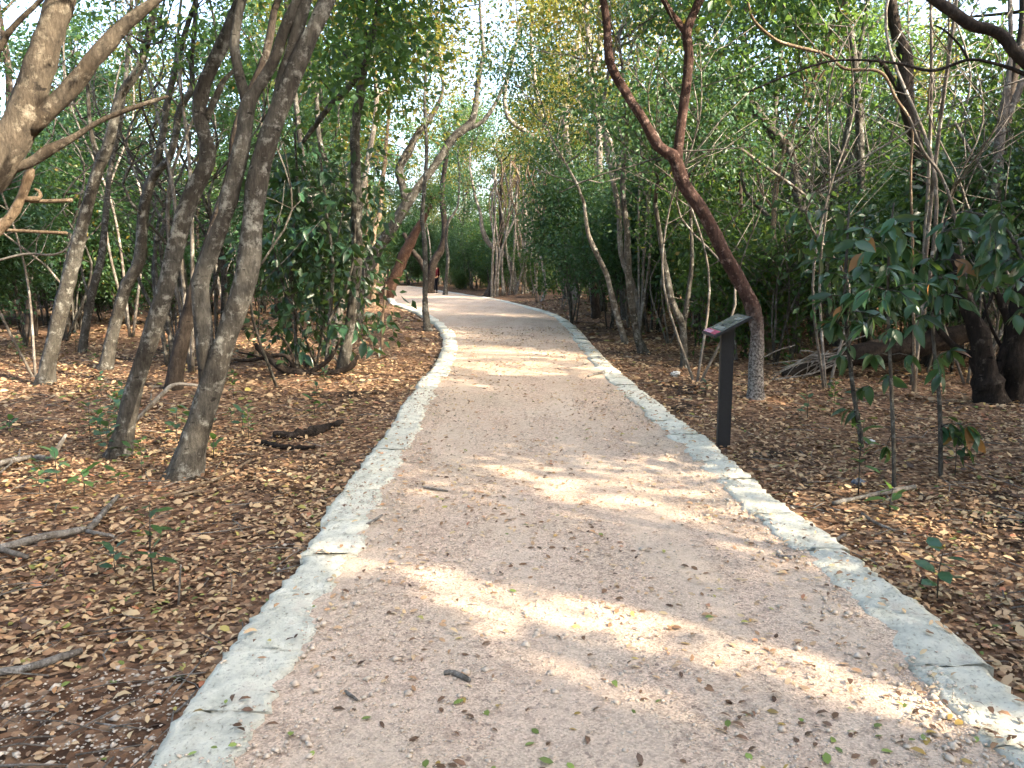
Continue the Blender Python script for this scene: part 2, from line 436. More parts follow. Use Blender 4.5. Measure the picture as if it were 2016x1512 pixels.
# path sheet
A, B = offset(LO, KW * 0.5), offset(RO, -KW * 0.5)
nu = 26
t = np.linspace(0, 1, nu)
PV = A[:, None] * (1 - t)[None, :, None] + B[:, None] * t[None, :, None]
crown_z = 0.012 * (1 - (2 * t - 1) ** 2)[None] + 0.006 * wob(PV[..., 0] * 1.6, PV[..., 1] * 1.3) + 0.003 * wob(PV[..., 0] * 6, PV[..., 1] * 5)
def path_z(x, y): return 0.012 + 0.006 * wob(x * 1.6, y * 1.3) + 0.003 * wob(x * 6, y * 5)
PVz = np.concatenate([PV, crown_z[..., None]], -1).reshape(-1, 3)
m_ = len(A)
i = (np.arange(m_ - 1)[:, None] * nu + np.arange(nu - 1)[None]).ravel()
pm = mesh('path', PVz, np.stack([i, i + 1, i + nu + 1, i + nu], -1), smooth=True)
tag(link('path', pm, PATH_M), kind='structure')

# kerbs: one rough limestone block after another on a mortar bed
def kerb(Pout, sgn):
    root = empty('kerb', (0, 0, 0), kind='structure')
    P, L = resample(Pout, 2400)
    s = np.linspace(0, L, 2400)
    T = np.gradient(P, axis=0); T /= np.linalg.norm(T, axis=1)[:, None]
    Nn = np.column_stack([T[:, 1], -T[:, 0]]) * sgn
    def at(q, o):
        return np.column_stack([np.interp(q, s, P[:, 0]) + np.interp(q, s, Nn[:, 0]) * o, np.interp(q, s, P[:, 1]) + np.interp(q, s, Nn[:, 1]) * o])
    q = np.linspace(0, L, 300)
    V = []
    for o, z in ((0.035, -0.2), (0.035, -0.006), (KW - 0.035, -0.006), (KW - 0.035, -0.2)):
        V.append(np.column_stack([at(q, o), np.full(300, z)]))
    V = np.stack(V, 1).reshape(-1, 3)
    i = (np.arange(299)[:, None] * 4 + np.arange(3)[None]).ravel()
    link('mortar_bed', mesh('mortar_bed', V, np.stack([i, i + 4, i + 5, i + 1], -1)), MORTAR, root)
    pos = 0.0
    while pos < L - 0.4:
        ln = float(rng.uniform(0.45, 1.5))
        y0 = np.interp(pos, s, P[:, 1])
        if y0 > 20: ln *= 1.6
        near = -1.5 < y0 < 12
        na, nc = (max(6, int(ln / 0.035)), 10) if near else (5, 4)
        q = np.linspace(pos + 0.001, pos + ln - 0.001, na)
        cov = np.clip(rng.normal(0, .6) + np.interp(np.arange(na), np.linspace(0, na, 6), rng.normal(0, .9, 6)), 0, 1.6)   # where gravel has spilled over the inner edge
        dz, tilt = rng.normal(0, 0.0028), rng.normal(0, 0.003)
        eo = rng.normal(0, 0.012) + np.cumsum(rng.normal(0, 0.005 if near else .008, na)); eo -= eo.mean() * 0.5
        ei = rng.normal(0, 0.014) + np.cumsum(rng.normal(0, 0.008, na)); ei -= ei.mean() * 0.4
        eo = eo + rng.normal(0, .008, na) * near; ei = ei + rng.normal(0, .008, na) * near; eo = np.clip(eo, -.045, .045); ei = np.clip(ei, -.06, .05)
        rows = []
        fr = np.linspace(0, 1, nc)
        for k_, f in enumerate(fr):
            o = eo * (1 - f) + (KW + ei) * f
            qq = q + rng.normal(0, 0.004, na) * (0 < k_ < nc - 1)
            qq[-1] = q[-1] - abs(rng.normal(0, 0.003))
            xy = at(qq, o)
            z = 0.017 + dz + tilt * (2 * f - 1) + rng.normal(0, 0.0036, na) - 0.007 * (f > 0.95) - 0.009 * (f < 0.05) - cov * 0.016 * np.clip((f - .62) / .3, 0, 1)
            z[0] -= 0.003; z[-1] -= 0.003
            rows.append(np.column_stack([xy, z]))
        lo_o = np.column_stack([at(q, eo - 0.006 + rng.normal(0, .006, na)), np.full(na, -0.22)])
        lo_i = np.column_stack([at(q, KW + ei), np.full(na, -0.22)])
        rows = [lo_o] + rows + [lo_i]
        V = np.stack(rows, 1).reshape(-1, 3)
        c = len(rows)
        i = (np.arange(na - 1)[:, None] * c + np.arange(c - 1)[None]).ravel()
        Q = np.stack([i, i + c, i + c + 1, i + 1], -1)
        if sgn < 0: Q = Q[:, ::-1]
        e0 = np.arange(c); e1 = (na - 1) * c + np.arange(c)
        h = c // 2
        ends = []
        for e in (e0, e1):
            for k_ in range(h - 1 + (c % 2)):
                a, b_, cc, d = e[k_], e[k_ + 1], e[c - 2 - k_], e[c - 1 - k_]
                if len({a, b_, cc, d}) == 4: ends.append([a, b_, cc, d])
        org = V.mean(0); org[2] = 0
        o = link('kerb_stone', mesh('kerb_stone', V - org, np.concatenate([Q, np.array(ends, dtype=np.int64).reshape(-1, 4)])), KERB_M, root, org)
        pos += ln
    return root
kerb(LO, 1); kerb(RO, -1)

# ------------------------------------------------------------------ sun flecks: gaps in the canopy the photograph shows on the ground
fleck_px = [
    [(830, 1145), (960, 1145), (1200, 1190), (1480, 1265), (1740, 1345), (2000, 1435), (2060, 1465), (2060, 1520), (1860, 1462), (1620, 1388), (1330, 1315), (1090, 1258), (960, 1215)],
    [(850, 1205), (900, 1200), (1060, 1280), (1250, 1350), (1400, 1410), (1380, 1440), (1200, 1400), (1020, 1315)],
    [(725, 1070), (800, 1080), (920, 1120), (860, 1125), (790, 1110)],
    [(585, 1080), (640, 1062), (720, 1090), (700, 1130), (610, 1110)],
    [(400, 980), (450, 1000), (525, 1060), (500, 1066), (430, 1020)],
    [(880, 900), (960, 905), (1200, 990), (1150, 1005), (1000, 960)],
    [(900, 716), (1080, 712), (1110, 738), (990, 742)],
    [(1130, 725), (1220, 718), (1230, 738), (1150, 745)],
    [(980, 620), (1105, 616), (1110, 634), (1010, 636)],
    [(840, 624), (960, 622), (960, 636), (860, 638)],
    [(770, 586), (880, 586), (900, 592), (800, 596)],
    [(690, 575), (770, 575), (790, 605), (700, 615)],
    [(480, 575), (560, 580), (620, 610), (500, 630)],
    [(-60, 700), (55, 715), (55, 760), (-60, 770)],
    [(1500, 775), (1560, 770), (1580, 800), (1520, 800)],
    [(1340, 700), (1400, 715), (1380, 740), (1340, 735)],
    [(560, 890), (640, 905), (600, 960), (520, 940)],
]
FST = [.96, .96, .9, .96, .95, .6, .9, .85, .85, .8, .9, .9, .9, .95, .8, .8, .6]
def widen(Q, d):
    c = Q.mean(0)
    v = Q - c
    return c + v * (1 + d / np.maximum(np.abs(v @ np.array([0.475, 0.88])), .12))[:, None].clip(1, 1.8)
FLECKS = [widen(np.array([G(*p)[:2] for p in f]), .045) for f in fleck_px]
lit_pts = [(W(a_, b_, 6.2), .34) for a_, b_ in ((60, 190), (85, 110), (110, 20), (120, 190), (165, 140), (210, 90), (240, 60), (280, 290))] + [(W(a_, b_, 9.5), .3) for a_, b_ in ((620, 60), (590, 110), (140, 530), (115, 640))] + [(W(75, 150, 6.2), .28), (W(95, 60, 6.2), .28), (W(190, 110, 6.2), .22), (W(215, 80, 6.2), .2), (W(45, 390, 7.0), .45), (W(100, 395, 7), .35), (W(100, 290, 6.2), .2),
           (W(790, 520, 33), 1.0), (W(745, 420, 26), 1.0), (W(1130, 120, 30), 1.4), (W(1150, 60, 28), 1.4), (W(1120, 300, 30), 1.2), (W(1000, 430, 34), 1.6),
           (W(490, 540, 7.6), .12), (W(1400, 450, 9.2), .14)]
def shade_keep(P, seed=0):
    """False where a leaf would stand in one of the canopy's gaps"""
    g = P[:, :2] - SUN[:2] * (P[:, 2:3] / SUN[2])
    keep = np.ones(len(P), bool)
    rr = rng.random(len(P))
    for fi, f in enumerate(FLECKS):
        lo, hi = f.min(0) - .05, f.max(0) + .05
        c = (g > lo).all(1) & (g < hi).all(1)
        if c.any():
            ii = np.nonzero(c)[0]
            ins = in_poly(g[ii, 0], g[ii, 1], f)
            keep[ii[ins & (rr[ii] < FST[fi])]] = False
    for p, r in lit_pts:
        d = P - p
        t_ = d @ SUN
        off = np.linalg.norm(d - t_[:, None] * SUN, axis=1)
        keep[(off < r) & (t_ > 0.15) & (rr < 0.95)] = False
    return keep

# ------------------------------------------------------------------ trees
def scatter(n, boxes):
    return [(rng.uniform(b[0], b[2]), rng.uniform(b[1], b[3])) for b in boxes for _ in range(n)]
def leaf_cloud(tips, n_per, spread, L, up=0.6, droop=0.35, cull=False, flat=0.7, jit=0.35):
    tips = np.asarray(tips)
    k = np.repeat(np.arange(len(tips)), rng.poisson(n_per, len(tips)))
    off = rng.normal(0, 1, (len(k), 3)) * np.array([spread, spread, spread * flat])
    P = tips[k] + off
    if cull:
        kp = shade_keep(P); P, off = P[kp], off[kp]
    D = off / spread * 0.5 + rng.normal(0, 0.6, (len(P), 3)); D[:, 2] -= droop
    Nn = rng.normal(0, 0.55, (len(P), 3)); Nn[:, 2] += up
    l = L * rng.uniform(1 - jit, 1 + jit, len(P))
    return leaf_quads(P, D, Nn, l, l * rng.uniform(0.42, 0.6, len(P)))

def grow_limb(T, p, d, length, r, depth, tips, sides=6, twist=0.5):
    n = 6
    pts = [p]; dd = norm(np.asarray(d, float))
    for k in range(n - 1):
        dd = norm(dd + rng.normal(0, 0.16 * twist * 2, 3) + np.array([0, 0, 0.07]))
        pts.append(pts[-1] + dd * length / (n - 1))
    pts = np.array(pts)
    T.add(pts, np.linspace(r, r * 0.35, n), sides)
    if depth == 0:
        tips.append(pts[-1]); tips.append(pts[-2] + rng.normal(0, .1, 3)); tips.append(pts[-3] + rng.normal(0, .15, 3))
        return
    for k in range(rng.integers(2, 4)):
        j = rng.integers(2, n)
        a = rng.uniform(0, 2 * math.pi)
        nd = norm(dd + 0.9 * np.array([math.cos(a), math.sin(a), rng.uniform(-0.2, 0.7)]))
        grow_limb(T, pts[j], nd, length * rng.uniform(0.45, 0.75), r * 0.5, depth - 1, tips, max(4, sides - 1), twist)
    tips.append(pts[-1])

def gen_tree(H, r0, crown_from=0.5, spread=1.6, lean=(0, 0), limbs=7, wiggle=0.12):
    T, TL, tips = Tubes(), Tubes(), []
    n = 10
    hs = np.linspace(-0.25, H, n)
    xy = np.cumsum(rng.normal(0, wiggle, (n, 2)), axis=0); xy -= xy[0]
    xy += np.outer(hs / H, np.array(lean))
    P = np.column_stack([xy, hs])
    rad = r0 * (1 - 0.75 * np.linspace(0, 1, n) ** 1.1); rad[0] *= 1.5
    P2, r2 = T.add(P, rad, 8, 0.03, 0.25)
    a = rng.uniform(0, 6.28)
    for k in range(limbs):
        f = crown_from + (1 - crown_from) * (k + rng.random()) / limbs
        j = min(int(f * len(P2)), len(P2) - 1)
        a += 2.4 + rng.normal(0, 0.3)
        el = rng.uniform(0.3, 1.1)
        d = np.array([math.cos(a) * math.cos(el), math.sin(a) * math.cos(el), math.sin(el)])
        grow_limb(T, P2[j], d, spread * rng.uniform(0.7, 1.25) * (1.25 - 0.6 * f), r2[j] * 0.55, 1, tips)
    tips.append(P2[-1])
    return T, np.array(tips)

N_TRI = [0]
class Var: pass
def make_variant(H, r0, bm, lm, n_per, leafL, **kw):
    v = Var()
    T, v.tips = gen_tree(H, r0, **kw)
    v.trunk = T.mesh('trunk'); v.trunk.materials.append(bm)
    V, Tr = leaf_cloud(v.tips, n_per * 0.72, 0.29, leafL)
    v.crown = mesh('crown', V, tris=Tr); v.crown.materials.append(lm)
    v.lm, v.n_per, v.L = lm, n_per, leafL
    return v
VARS = [
    make_variant(8.5, 0.085, BARK_GREY, LEAF_GREEN, 80, 0.135, crown_from=0.5, limbs=8, spread=1.9),
    make_variant(7.2, 0.06, BARK_PALE, LEAF_GREEN, 74, 0.13, crown_from=0.42, limbs=8, spread=1.6, wiggle=0.2),
    make_variant(9.5, 0.10, BARK_DARK, LEAF_DARK, 80, 0.14, crown_from=0.52, limbs=9, spread=2.0),
    make_variant(6.4, 0.05, BARK_GREY, LEAF_DARK, 80, 0.13, crown_from=0.3, limbs=9, spread=1.4, wiggle=0.18),
    make_variant(8.0, 0.07, BARK_PALE, LEAF_YELLOW, 62, 0.12, crown_from=0.5, limbs=8, spread=1.8, wiggle=0.22),
    make_variant(9.0, 0.075, BARK_GREY, LEAF_YELLOW, 55, 0.12, crown_from=0.55, limbs=8, spread=1.9, wiggle=0.16),
    make_variant(7.6, 0.065, BARK_TAN, LEAF_GREEN, 74, 0.125, crown_from=0.36, limbs=10, spread=1.6, wiggle=0.2),
]
VNAME = ['grey brown tree', 'slender pale tree', 'dark barked tree', 'thin low leafed tree', 'pale twisting tree', 'tall yellowing tree', 'tan barked tree']
# understory shrubs
def make_shrub(H, n_st, rad, lm, n_per, L, spread=0.25, bm=BARK_GREY):
    T, tips = Tubes(), []
    for k in range(n_st):
        a = rng.uniform(0, 6.28); h = H * rng.uniform(0.6, 1.05)
        e = np.array([math.cos(a) * rad * rng.uniform(0.2, 1), math.sin(a) * rad * rng.uniform(0.2, 1), h])
        P = np.array([np.array([math.cos(a) * .08, math.sin(a) * .08, -0.1]), e * [.35, .35, .4] + rng.normal(0, .08, 3), e * [.7, .7, .75] + rng.normal(0, .1, 3), e])
        P2, r2 = T.add(P, [0.022, 0.018, 0.012, 0.005], 5, step=0.4)
        for f in np.linspace(0.48 if H > 2.5 else .3, 1, 7):
            j = int(f * (len(P2) - 1))
            tw = P2[j] + np.append(rng.normal(0, rad * 0.38, 2), rng.normal(0.05, .15))
            T.add([P2[j], (P2[j] + tw) / 2 + [0, 0, .06], tw], [0.008, 0.006, 0.003], 4)
            tips += [tw, (P2[j] + tw) / 2]
    v = Var()
    v.trunk = T.mesh('stem'); v.trunk.materials.append(bm)
    V, Tr = leaf_cloud(tips, n_per * 1.2, spread, L, droop=0.2)
    v.crown = mesh('foliage', V, tris=Tr); v.crown.materials.append(lm)
    return v
SHR = [make_shrub(2.9, 5, 1.0, LEAF_DARK, 84, 0.095), make_shrub(3.8, 6, 1.2, LEAF_DARK, 90, 0.105), make_shrub(1.7, 5, 0.8, LEAF_GREEN, 90, 0.085, 0.24),
       make_shrub(4.3, 6, 1.15, LEAF_GREEN, 84, 0.11, 0.34), make_shrub(3.3, 6, 1.3, LEAF_DARK, 95, 0.085, 0.32)]
SNAME = ['dark small leaved shrub', 'tall dark green shrub', 'low green bush', 'tall mid green shrub', 'broad fine leaved shrub']

def side_word(x, y):
    pc = np.interp(y, (LO[:, 1] + RO[:, 1])[:380] / 2, (LO[:, 0] + RO[:, 0])[:380] / 2)
    return 'left' if x < pc else 'right'
def zone(x, y):
    return f'{side_word(x, y)} of the path'
def place_tree(x, y, vi, sc, rz, unique):
    v = VARS[vi]
    z = float(gz(x, y)[0])
    far = 'deep in the woods' if y > 30 else 'in the woods'
    r = empty('forest_tree', (x, y, z), f'{VNAME[vi]} {neighbour(x, y)}', 'tree', f'{VNAME[vi]}s {far} {zone(x, y)}')
    r.rotation_euler.z = rz; r.scale = (sc, sc, sc)
    link('trunk', v.trunk, parent=r)
    if unique:
        M = np.array(Matrix.Rotation(rz, 3, 'Z')) * sc
        tw = v.tips @ M.T + np.array([x, y, z])
        iv = abs(x) < .66 * y and y > 11
        V, Tr = leaf_cloud(tw, v.n_per * (.42 if iv else 1.05), (.30 if iv else .40) * sc, v.L * (1.05 if iv else 1.25), cull=True)
        Vl = (V - np.array([x, y, z])) @ np.linalg.inv(M).T
        link('crown', mesh('crown', Vl, tris=Tr), v.lm, r)
    else:
        link('crown', v.crown, parent=r)
    return r

# hero trees, traced on the photograph and set back at the distance of their foot
BASES = []
HEROES = []
def to_px(x, y, z=0.0):
    c, s_ = math.cos(PITCH), math.sin(PITCH)
    v = np.array([x, y, z - CAMZ]); dep = v[1] * c - v[2] * s_
    return 1008 + F * v[0] / max(dep, .1), 756 - F * (v[1] * s_ + v[2] * c) / max(dep, .1), dep
def neighbour(x, y):
    px, _, dep = to_px(x, y)
    if dep < 1 or px < -120 or px > 2140: return f'standing out of view {zone(x, y)}'
    hx, nm, hd = min(HEROES, key=lambda h: abs(h[0] - px) + 2 * abs(h[2] - dep))
    rel = 'left of' if px < hx - 25 else 'right of' if px > hx + 25 else 'in line with'
    far = 'far behind, ' if dep > hd + 18 else 'behind, ' if dep > hd + 4 else 'before, ' if dep < hd - 4 else ''
    return f'{far}{rel} the {nm}'
def hero(name, label, mat, stems, y=None, cat='tree', crown=None, group=None, yl=None, ext=2.2, z_sink=0.25, cull=True, sides=11, leafL=0.13, n_per=70, lm=None, part0='trunk', part1='branch', rough=0.045, dy=0.0, spread=0.34, short=None, mats={}, z_scale=True, boxes=(), dyb=2.0, tipz=0.0):
    """stems: list of [(px, py, r_px), ...]; the first starts at the foot. crown: indices of stems that run on into leaves"""
    px, py, r = stems[0][0]
    base = G(px, py, -0.085)
    if y is None: y = base[1]
    else: base = W(px, py, y)
    zb = float(gz(base[0], y)[0])
    base = np.array([base[0], y, zb])
    BASES.append(base[:2])
    if short: HEROES.append((px, short, y))
    root = empty(name, base, label, cat, group)
    tips, ALL = [], []
    for k, st in enumerate(stems):
        n = len(st)
        P = np.array([W(a, b, y + dy * (i / max(n - 1, 1)) + (0.0 if k == 0 else 0.02 * k)) for i, (a, b, c) in enumerate(st)])
        rr = np.array([c * y / F for a, b, c in st]) * (0.8 if px < 660 and z_scale else 1.0)
        if k == 0 and z_sink is not None:
            d0 = P[0] - P[1]; d0 = d0 / (np.linalg.norm(d0) + 1e-9)
            P = np.vstack([P[0] + d0 * z_sink, P[0], P[0] - d0 * min(1.6 * rr[0], .25), P[1:]])
            rr = np.concatenate([[rr[0] * 1.9, rr[0] * 1.38, rr[0] * 1.04], rr[1:]])
        T = Tubes()
        P2, r2 = T.add(P, rr, sides if rr.max() > 0.03 else 6, rough, max(0.05, min(0.14, rr.max() * 1.6)))
        if crown and k in crown:
            d = norm(P2[-1] - P2[-6 if len(P2) > 6 else 0]); d[1] += rng.normal(0, .25); 
            pts = [P2[-1]]
            for q in range(5):
                d = norm(d + np.array([rng.normal(0, .15), rng.normal(0, .15), 0.22]))
                pts.append(pts[-1] + d * ext / 5)
            pts = np.array(pts)
            T.add(pts, np.linspace(r2[-1], r2[-1] * .4, 6), 7)
            tips.append(pts[-1])
            for q in range(7):
                j = rng.integers(1, 6); a = rng.uniform(0, 6.28)
                grow_limb(T, pts[j], np.array([math.cos(a), math.sin(a), rng.uniform(0.0, 0.9)]), ext * rng.uniform(0.4, 0.9), r2[-1] * 0.5, 1, tips, 5)
        ALL.append(P2)
        link(part0 if k == 0 else part1, T.mesh(part0 if k == 0 else part1, base), mats.get(k, mat), root)
    for x0, y0, x1, y1, nb in boxes:
        AP = np.vstack(ALL); AP = AP[AP[:, 2] > 2.5]
        for a, b in scatter(nb, [(x0, y0, x1, y1)]):
            e = W(a, b, y + rng.uniform(-dyb, dyb))
            s_ = AP[np.argmin(np.linalg.norm((AP - e) * [1, .8, 1.2], axis=1))]
            T = Tubes(); P2, _ = T.add([s_, (s_ + e) / 2 + rng.normal(0, .12, 3) + [0, 0, .1], e], [.016, .011, .005], 5, .05, .25)
            link('twig', T.mesh('twig', base), mat, root)
            tips += [e, P2[len(P2) * 3 // 4], e + rng.normal(0, .3, 3)]
    tips = [q for q in tips if q[2] > tipz]
    if tips:
        V, Tr = leaf_cloud(np.array(tips), n_per, spread, leafL, cull=cull)
        link('crown', mesh('crown', V - base, tris=Tr), lm or LEAF_GREEN, root)
    return root

T1 = [(362, 942, 37), (384, 860, 32), (408, 785, 31), (440, 680, 28), (466, 605, 27), (488, 535, 27), (497, 440, 25), (512, 330, 25), (546, 225, 24), (580, 140, 22), (612, 70, 19), (652, -15, 17)]
T1b = [(546, 225, 18), (560, 150, 16), (580, 80, 15), (607, -15, 13)]
T2 = [(412, 775, 24), (401, 640, 22), (394, 560, 22), (414, 500, 20), (440, 430, 20), (462, 350, 20), (480, 270, 19), (488, 205, 18), (507, 175, 13), (540, 120, 13), (562, 52, 12), (594, -15, 11)]
T2b = [(487, 205, 15), (472, 150, 12), (462, 97, 12), (466, 50, 11), (478, -20, 9)]
hero('twin_trunk_tree', short='forked tree', label='forked tree nearest the path on the left, two mottled trunks leaning right', mat=BARK_GREY, stems=[T1, T2, T1b, T2b], tipz=4.3, crown=[0, 1, 2, 3], lm=LEAF_GREEN)
hero('leaning_tree', short='S bend tree', label='crooked dark tree with an S bend, just left of the forked tree', mat=BARK_GREY, stems=[[(235, 897, 25), (260, 780, 22), (285, 702, 21), (312, 619, 21), (333, 545, 21), (350, 470, 21), (376, 385, 20), (409, 312, 18), (402, 265, 16), (392, 226, 16), (399, 174, 17), (430, 104, 16), (460, 38, 15), (478, -15, 13)],
      [(404, 235, 9), (424, 195, 8), (440, 160, 6), (470, 130, 4)]], n_per=30, leafL=.10, tipz=4.2, crown=[0])
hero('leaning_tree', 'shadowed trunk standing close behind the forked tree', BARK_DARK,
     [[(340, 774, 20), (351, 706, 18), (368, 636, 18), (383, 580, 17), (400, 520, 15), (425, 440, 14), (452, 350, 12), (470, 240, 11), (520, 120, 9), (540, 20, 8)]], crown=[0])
hero('leaning_tree', short='banded trunk', label='thick leaning trunk with one pale sunlit band, standing far left by itself', mat=BARK_GREY, stems=[[(88, 760, 20), (97, 706, 18), (111, 647, 18), (125, 591, 18), (139, 532, 17), (155, 470, 16), (174, 399, 14), (194, 330, 13), (215, 278, 12), (236, 191, 11), (271, 139, 10), (295, 60, 9), (310, -15, 8)],
      [(194, 330, 6), (178, 250, 5), (172, 160, 4)]], boxes=[(170, -60, 360, 130, 12)], n_per=24, leafL=.09, spread=.26, crown=[0])
hero('slender_tree', 'slim grey tree with a low side twig, second trunk from the far left', BARK_GREY,
     [[(160, 704, 11), (170, 636, 10), (184, 567, 9), (198, 515, 9), (204, 470, 8), (210, 400, 7), (218, 330, 6), (238, 240, 5), (252, 100, 5), (260, -10, 4)],
      [(176, 590, 4), (166, 555, 3), (158, 520, 2)]], crown=[0])
hero('leaning_tree', short='bent trunk', label='bent grey trunk between the slim grey tree and the S bend tree', mat=BARK_GREY, stems=[[(207, 733, 16), (219, 671, 15), (236, 602, 14), (250, 560, 14), (274, 515, 14), (279, 460, 13), (285, 399, 13), (302, 347, 11), (333, 312, 8), (347, 260, 8), (354, 215, 8), (378, 174, 7), (377, 121, 6), (381, 80, 5), (388, -10, 4)],
      [(302, 347, 9), (318, 280, 8), (330, 200, 8), (352, 110, 7), (372, 40, 6)]], boxes=[(290, -50, 450, 130, 9)], n_per=24, leafL=.09, spread=.26, crown=[0, 1])
hero('cream_limbed_tree', short='corner pale tree', label='large pale tree leaning in at the upper left corner, sunlit in patches', mat=BARK_LEFT, stems=[[(-330, 960, 46), (-240, 760, 44), (-150, 560, 43), (-60, 410, 42), (8, 305, 40), (45, 230, 37), (75, 140, 33), (100, 60, 31), (128, -20, 28)],
      [(50, 262, 22), (104, 208, 20), (146, 167, 20), (180, 121, 20), (215, 83, 19), (250, 45, 15), (295, 10, 12), (335, -25, 10)],
      [(-20, 350, 15), (17, 335, 12), (62, 319, 12), (97, 295, 13), (139, 274, 8), (194, 240, 6), (243, 219, 6), (305, 198, 5), (330, 190, 3)],
      [(-10, 110, 8), (20, 60, 7), (70, 10, 6), (100, -20, 5)]], y=6.2, tipz=4.4, ext=3.6, crown=[0, 1], z_sink=None)
hero('dead_snag', 'broken sunlit dead snag with stub arms at the left edge', BARK_TAN,
     [[(-130, 860, 17), (-90, 640, 16), (-40, 500, 15), (0, 448, 14), (21, 427, 12), (42, 389, 10), (56, 347, 12), (62, 332, 8)],
      [(42, 392, 8), (76, 391, 6), (78, 378, 4), (68, 372, 3)], [(60, 396, 5), (97, 396, 5), (142, 394, 5)], [(-10, 452, 5), (10, 453, 4), (132, 459, 4)]],
     y=7.0, cat='dead tree', z_sink=None)
hero('dry_branch', 'thin bare white branch reaching in from the left edge', WOOD_GREY,
     [[(-60, 530, 4), (0, 512, 3), (52, 500, 3), (104, 502, 3), (130, 490, 2.5), (138, 474, 2)], [(70, 500, 1.5), (74, 470, 1.2), (90, 440, 1)]], y=7.6, cat='branch', z_sink=None, part0='stem')
# centre
hero('pole_tree', short='straight tree', label='tall straight grey tree rising out of the broadleaf thicket left of the path', mat=BARK_GREY, stems=[[(672, 738, 12), (684, 670, 11), (694, 600, 10), (702, 521, 10), (702, 365, 10), (699, 260, 9), (711, 174, 8), (721, 115, 7), (740, 42, 6), (748, -15, 5)],
      [(721, 120, 6), (685, 174, 6), (650, 208, 6), (618, 250, 5), (597, 280, 4)]], boxes=[(600, -60, 820, 200, 16)], crown=[0])
hero('curved_tree', short='bowing tree', label='grey tree bowing right over the path with two upswept curving forks', mat=BARK_GREY, stems=[[(698, 640, 13), (712, 578, 12), (726, 529, 12), (744, 491, 11), (766, 459, 11), (783, 430, 11), (800, 403, 10), (826, 365, 8), (858, 323, 7), (893, 271, 8), (928, 240, 7), (938, 194, 5), (945, 139, 5), (952, 104, 4), (947, 52, 3), (944, -5, 2)],
      [(800, 403, 9), (796, 380, 8), (789, 354, 8), (787, 330, 8), (806, 295, 8), (817, 271, 6), (841, 240, 6), (865, 201, 4), (872, 167, 3), (866, 120, 2.5)],
      [(893, 271, 4), (907, 260, 4), (945, 243, 4), (969, 215, 4), (982, 190, 3), (1000, 150, 2.5), (1012, 110, 2)]], boxes=[(740, -60, 1000, 120, 20), (800, 80, 1010, 260, 14), (700, 180, 830, 330, 6)], crown=[0, 1, 2], n_per=34, lm=LEAF_YELLOW)
hero('pole_tree', short='kerbside trunk', label='slim straight sapling trunk standing right at the left kerb bend', mat=BARK_GREY, stems=[[(842, 654, 8), (837, 603, 6), (837, 559, 5), (837, 505, 5), (834, 457, 4.5), (831, 430, 4.5), (834, 389, 4), (840, 300, 3.5), (836, 200, 3), (842, 90, 2.5)]], crown=[0], n_per=34, lm=LEAF_GREEN)
hero('copper_tree', short='orange trunk', label='reddish orange leaning trunk lit by the sun at the far path edge', mat=BARK_ORANGE, stems=[[(757, 590, 15), (771, 559, 12), (784, 532, 11), (796, 501, 11), (807, 480, 10), (822, 450, 8), (834, 432, 6), (842, 418, 3)],
      [(812, 476, 6), (819, 462, 4), (821, 448, 3)]], ext=.8, crown=[0], n_per=20)
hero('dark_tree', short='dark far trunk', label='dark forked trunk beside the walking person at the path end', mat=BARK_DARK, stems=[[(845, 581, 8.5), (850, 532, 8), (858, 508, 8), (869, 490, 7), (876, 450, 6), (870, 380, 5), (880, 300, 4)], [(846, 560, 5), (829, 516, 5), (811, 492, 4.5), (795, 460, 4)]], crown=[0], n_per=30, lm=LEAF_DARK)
hero('slender_tree', 'thin crooked stem growing at the far edge of the gravel', BARK_GREY,
     [[(876, 584, 4.5), (879, 541, 3.4), (882, 509, 3.2), (879, 480, 3), (879, 455, 2.6), (884, 434, 2.8), (893, 421, 2.5), (902, 400, 2), (905, 340, 2)]], crown=[0], n_per=18)
hero('slender_tree', 'short pale sunlit stem left of the orange trunk', BARK_TAN,
     [[(733, 606, 6), (736, 559, 5), (741, 521, 5), (735, 487, 5), (736, 451, 5.5), (743, 434, 6), (748, 416, 5), (750, 389, 4.5), (757, 320, 4), (765, 230, 3)]], crown=[0], n_per=25)
hero('curved_tree', 'pale bowed stem curving left in front of the stem thicket', BARK_PALE,
     [[(1020, 587, 6), (1014, 559, 5.5), (1007, 519, 5), (993, 500, 4.6), (968, 485, 4.6), (955, 466, 5), (948, 443, 4), (946, 421, 3), (935, 385, 2.4), (925, 330, 2)]], crown=[0], n_per=34)
hero('dark_tree', 'short dark trunk leaning right at the right path corner', BARK_DARK,
     [[(960, 587, 9), (973, 550, 6), (979, 515, 5), (986, 460, 4), (985, 390, 3)]], crown=[0], n_per=20, lm=LEAF_DARK)
st = []
for k in range(14):
    bx = 968 + 7.0 * k + random.uniform(-4, 4)
    tx = bx + random.uniform(-55, 60)
    st.append([(bx, 584 + random.uniform(-3, 4), 2.6), ((bx * 2 + tx) / 3 + random.uniform(-7, 7), 500, 2.2), ((bx + 2 * tx) / 3 + random.uniform(-9, 9), 430, 1.9), (tx, 330 + random.uniform(-30, 60), 1.8)])
hero('stem_thicket', short='stem thicket', label='thicket of thin pale upright stems at the right path corner', mat=BARK_PALE, stems=st, cat='thicket', part0='stem', part1='stem', rough=0.05)
st = []
for k in range(16):
    x0 = random.uniform(985, 1085); y0 = random.uniform(300, 345)
    st.append([(x0, y0, 1.4), (x0 + random.uniform(-16, 22), y0 + 35, 1.4), (x0 + random.uniform(-25, 20), y0 + 75, 1.3), (x0 + random.uniform(-30, 20), y0 + random.uniform(95, 170), 1)])
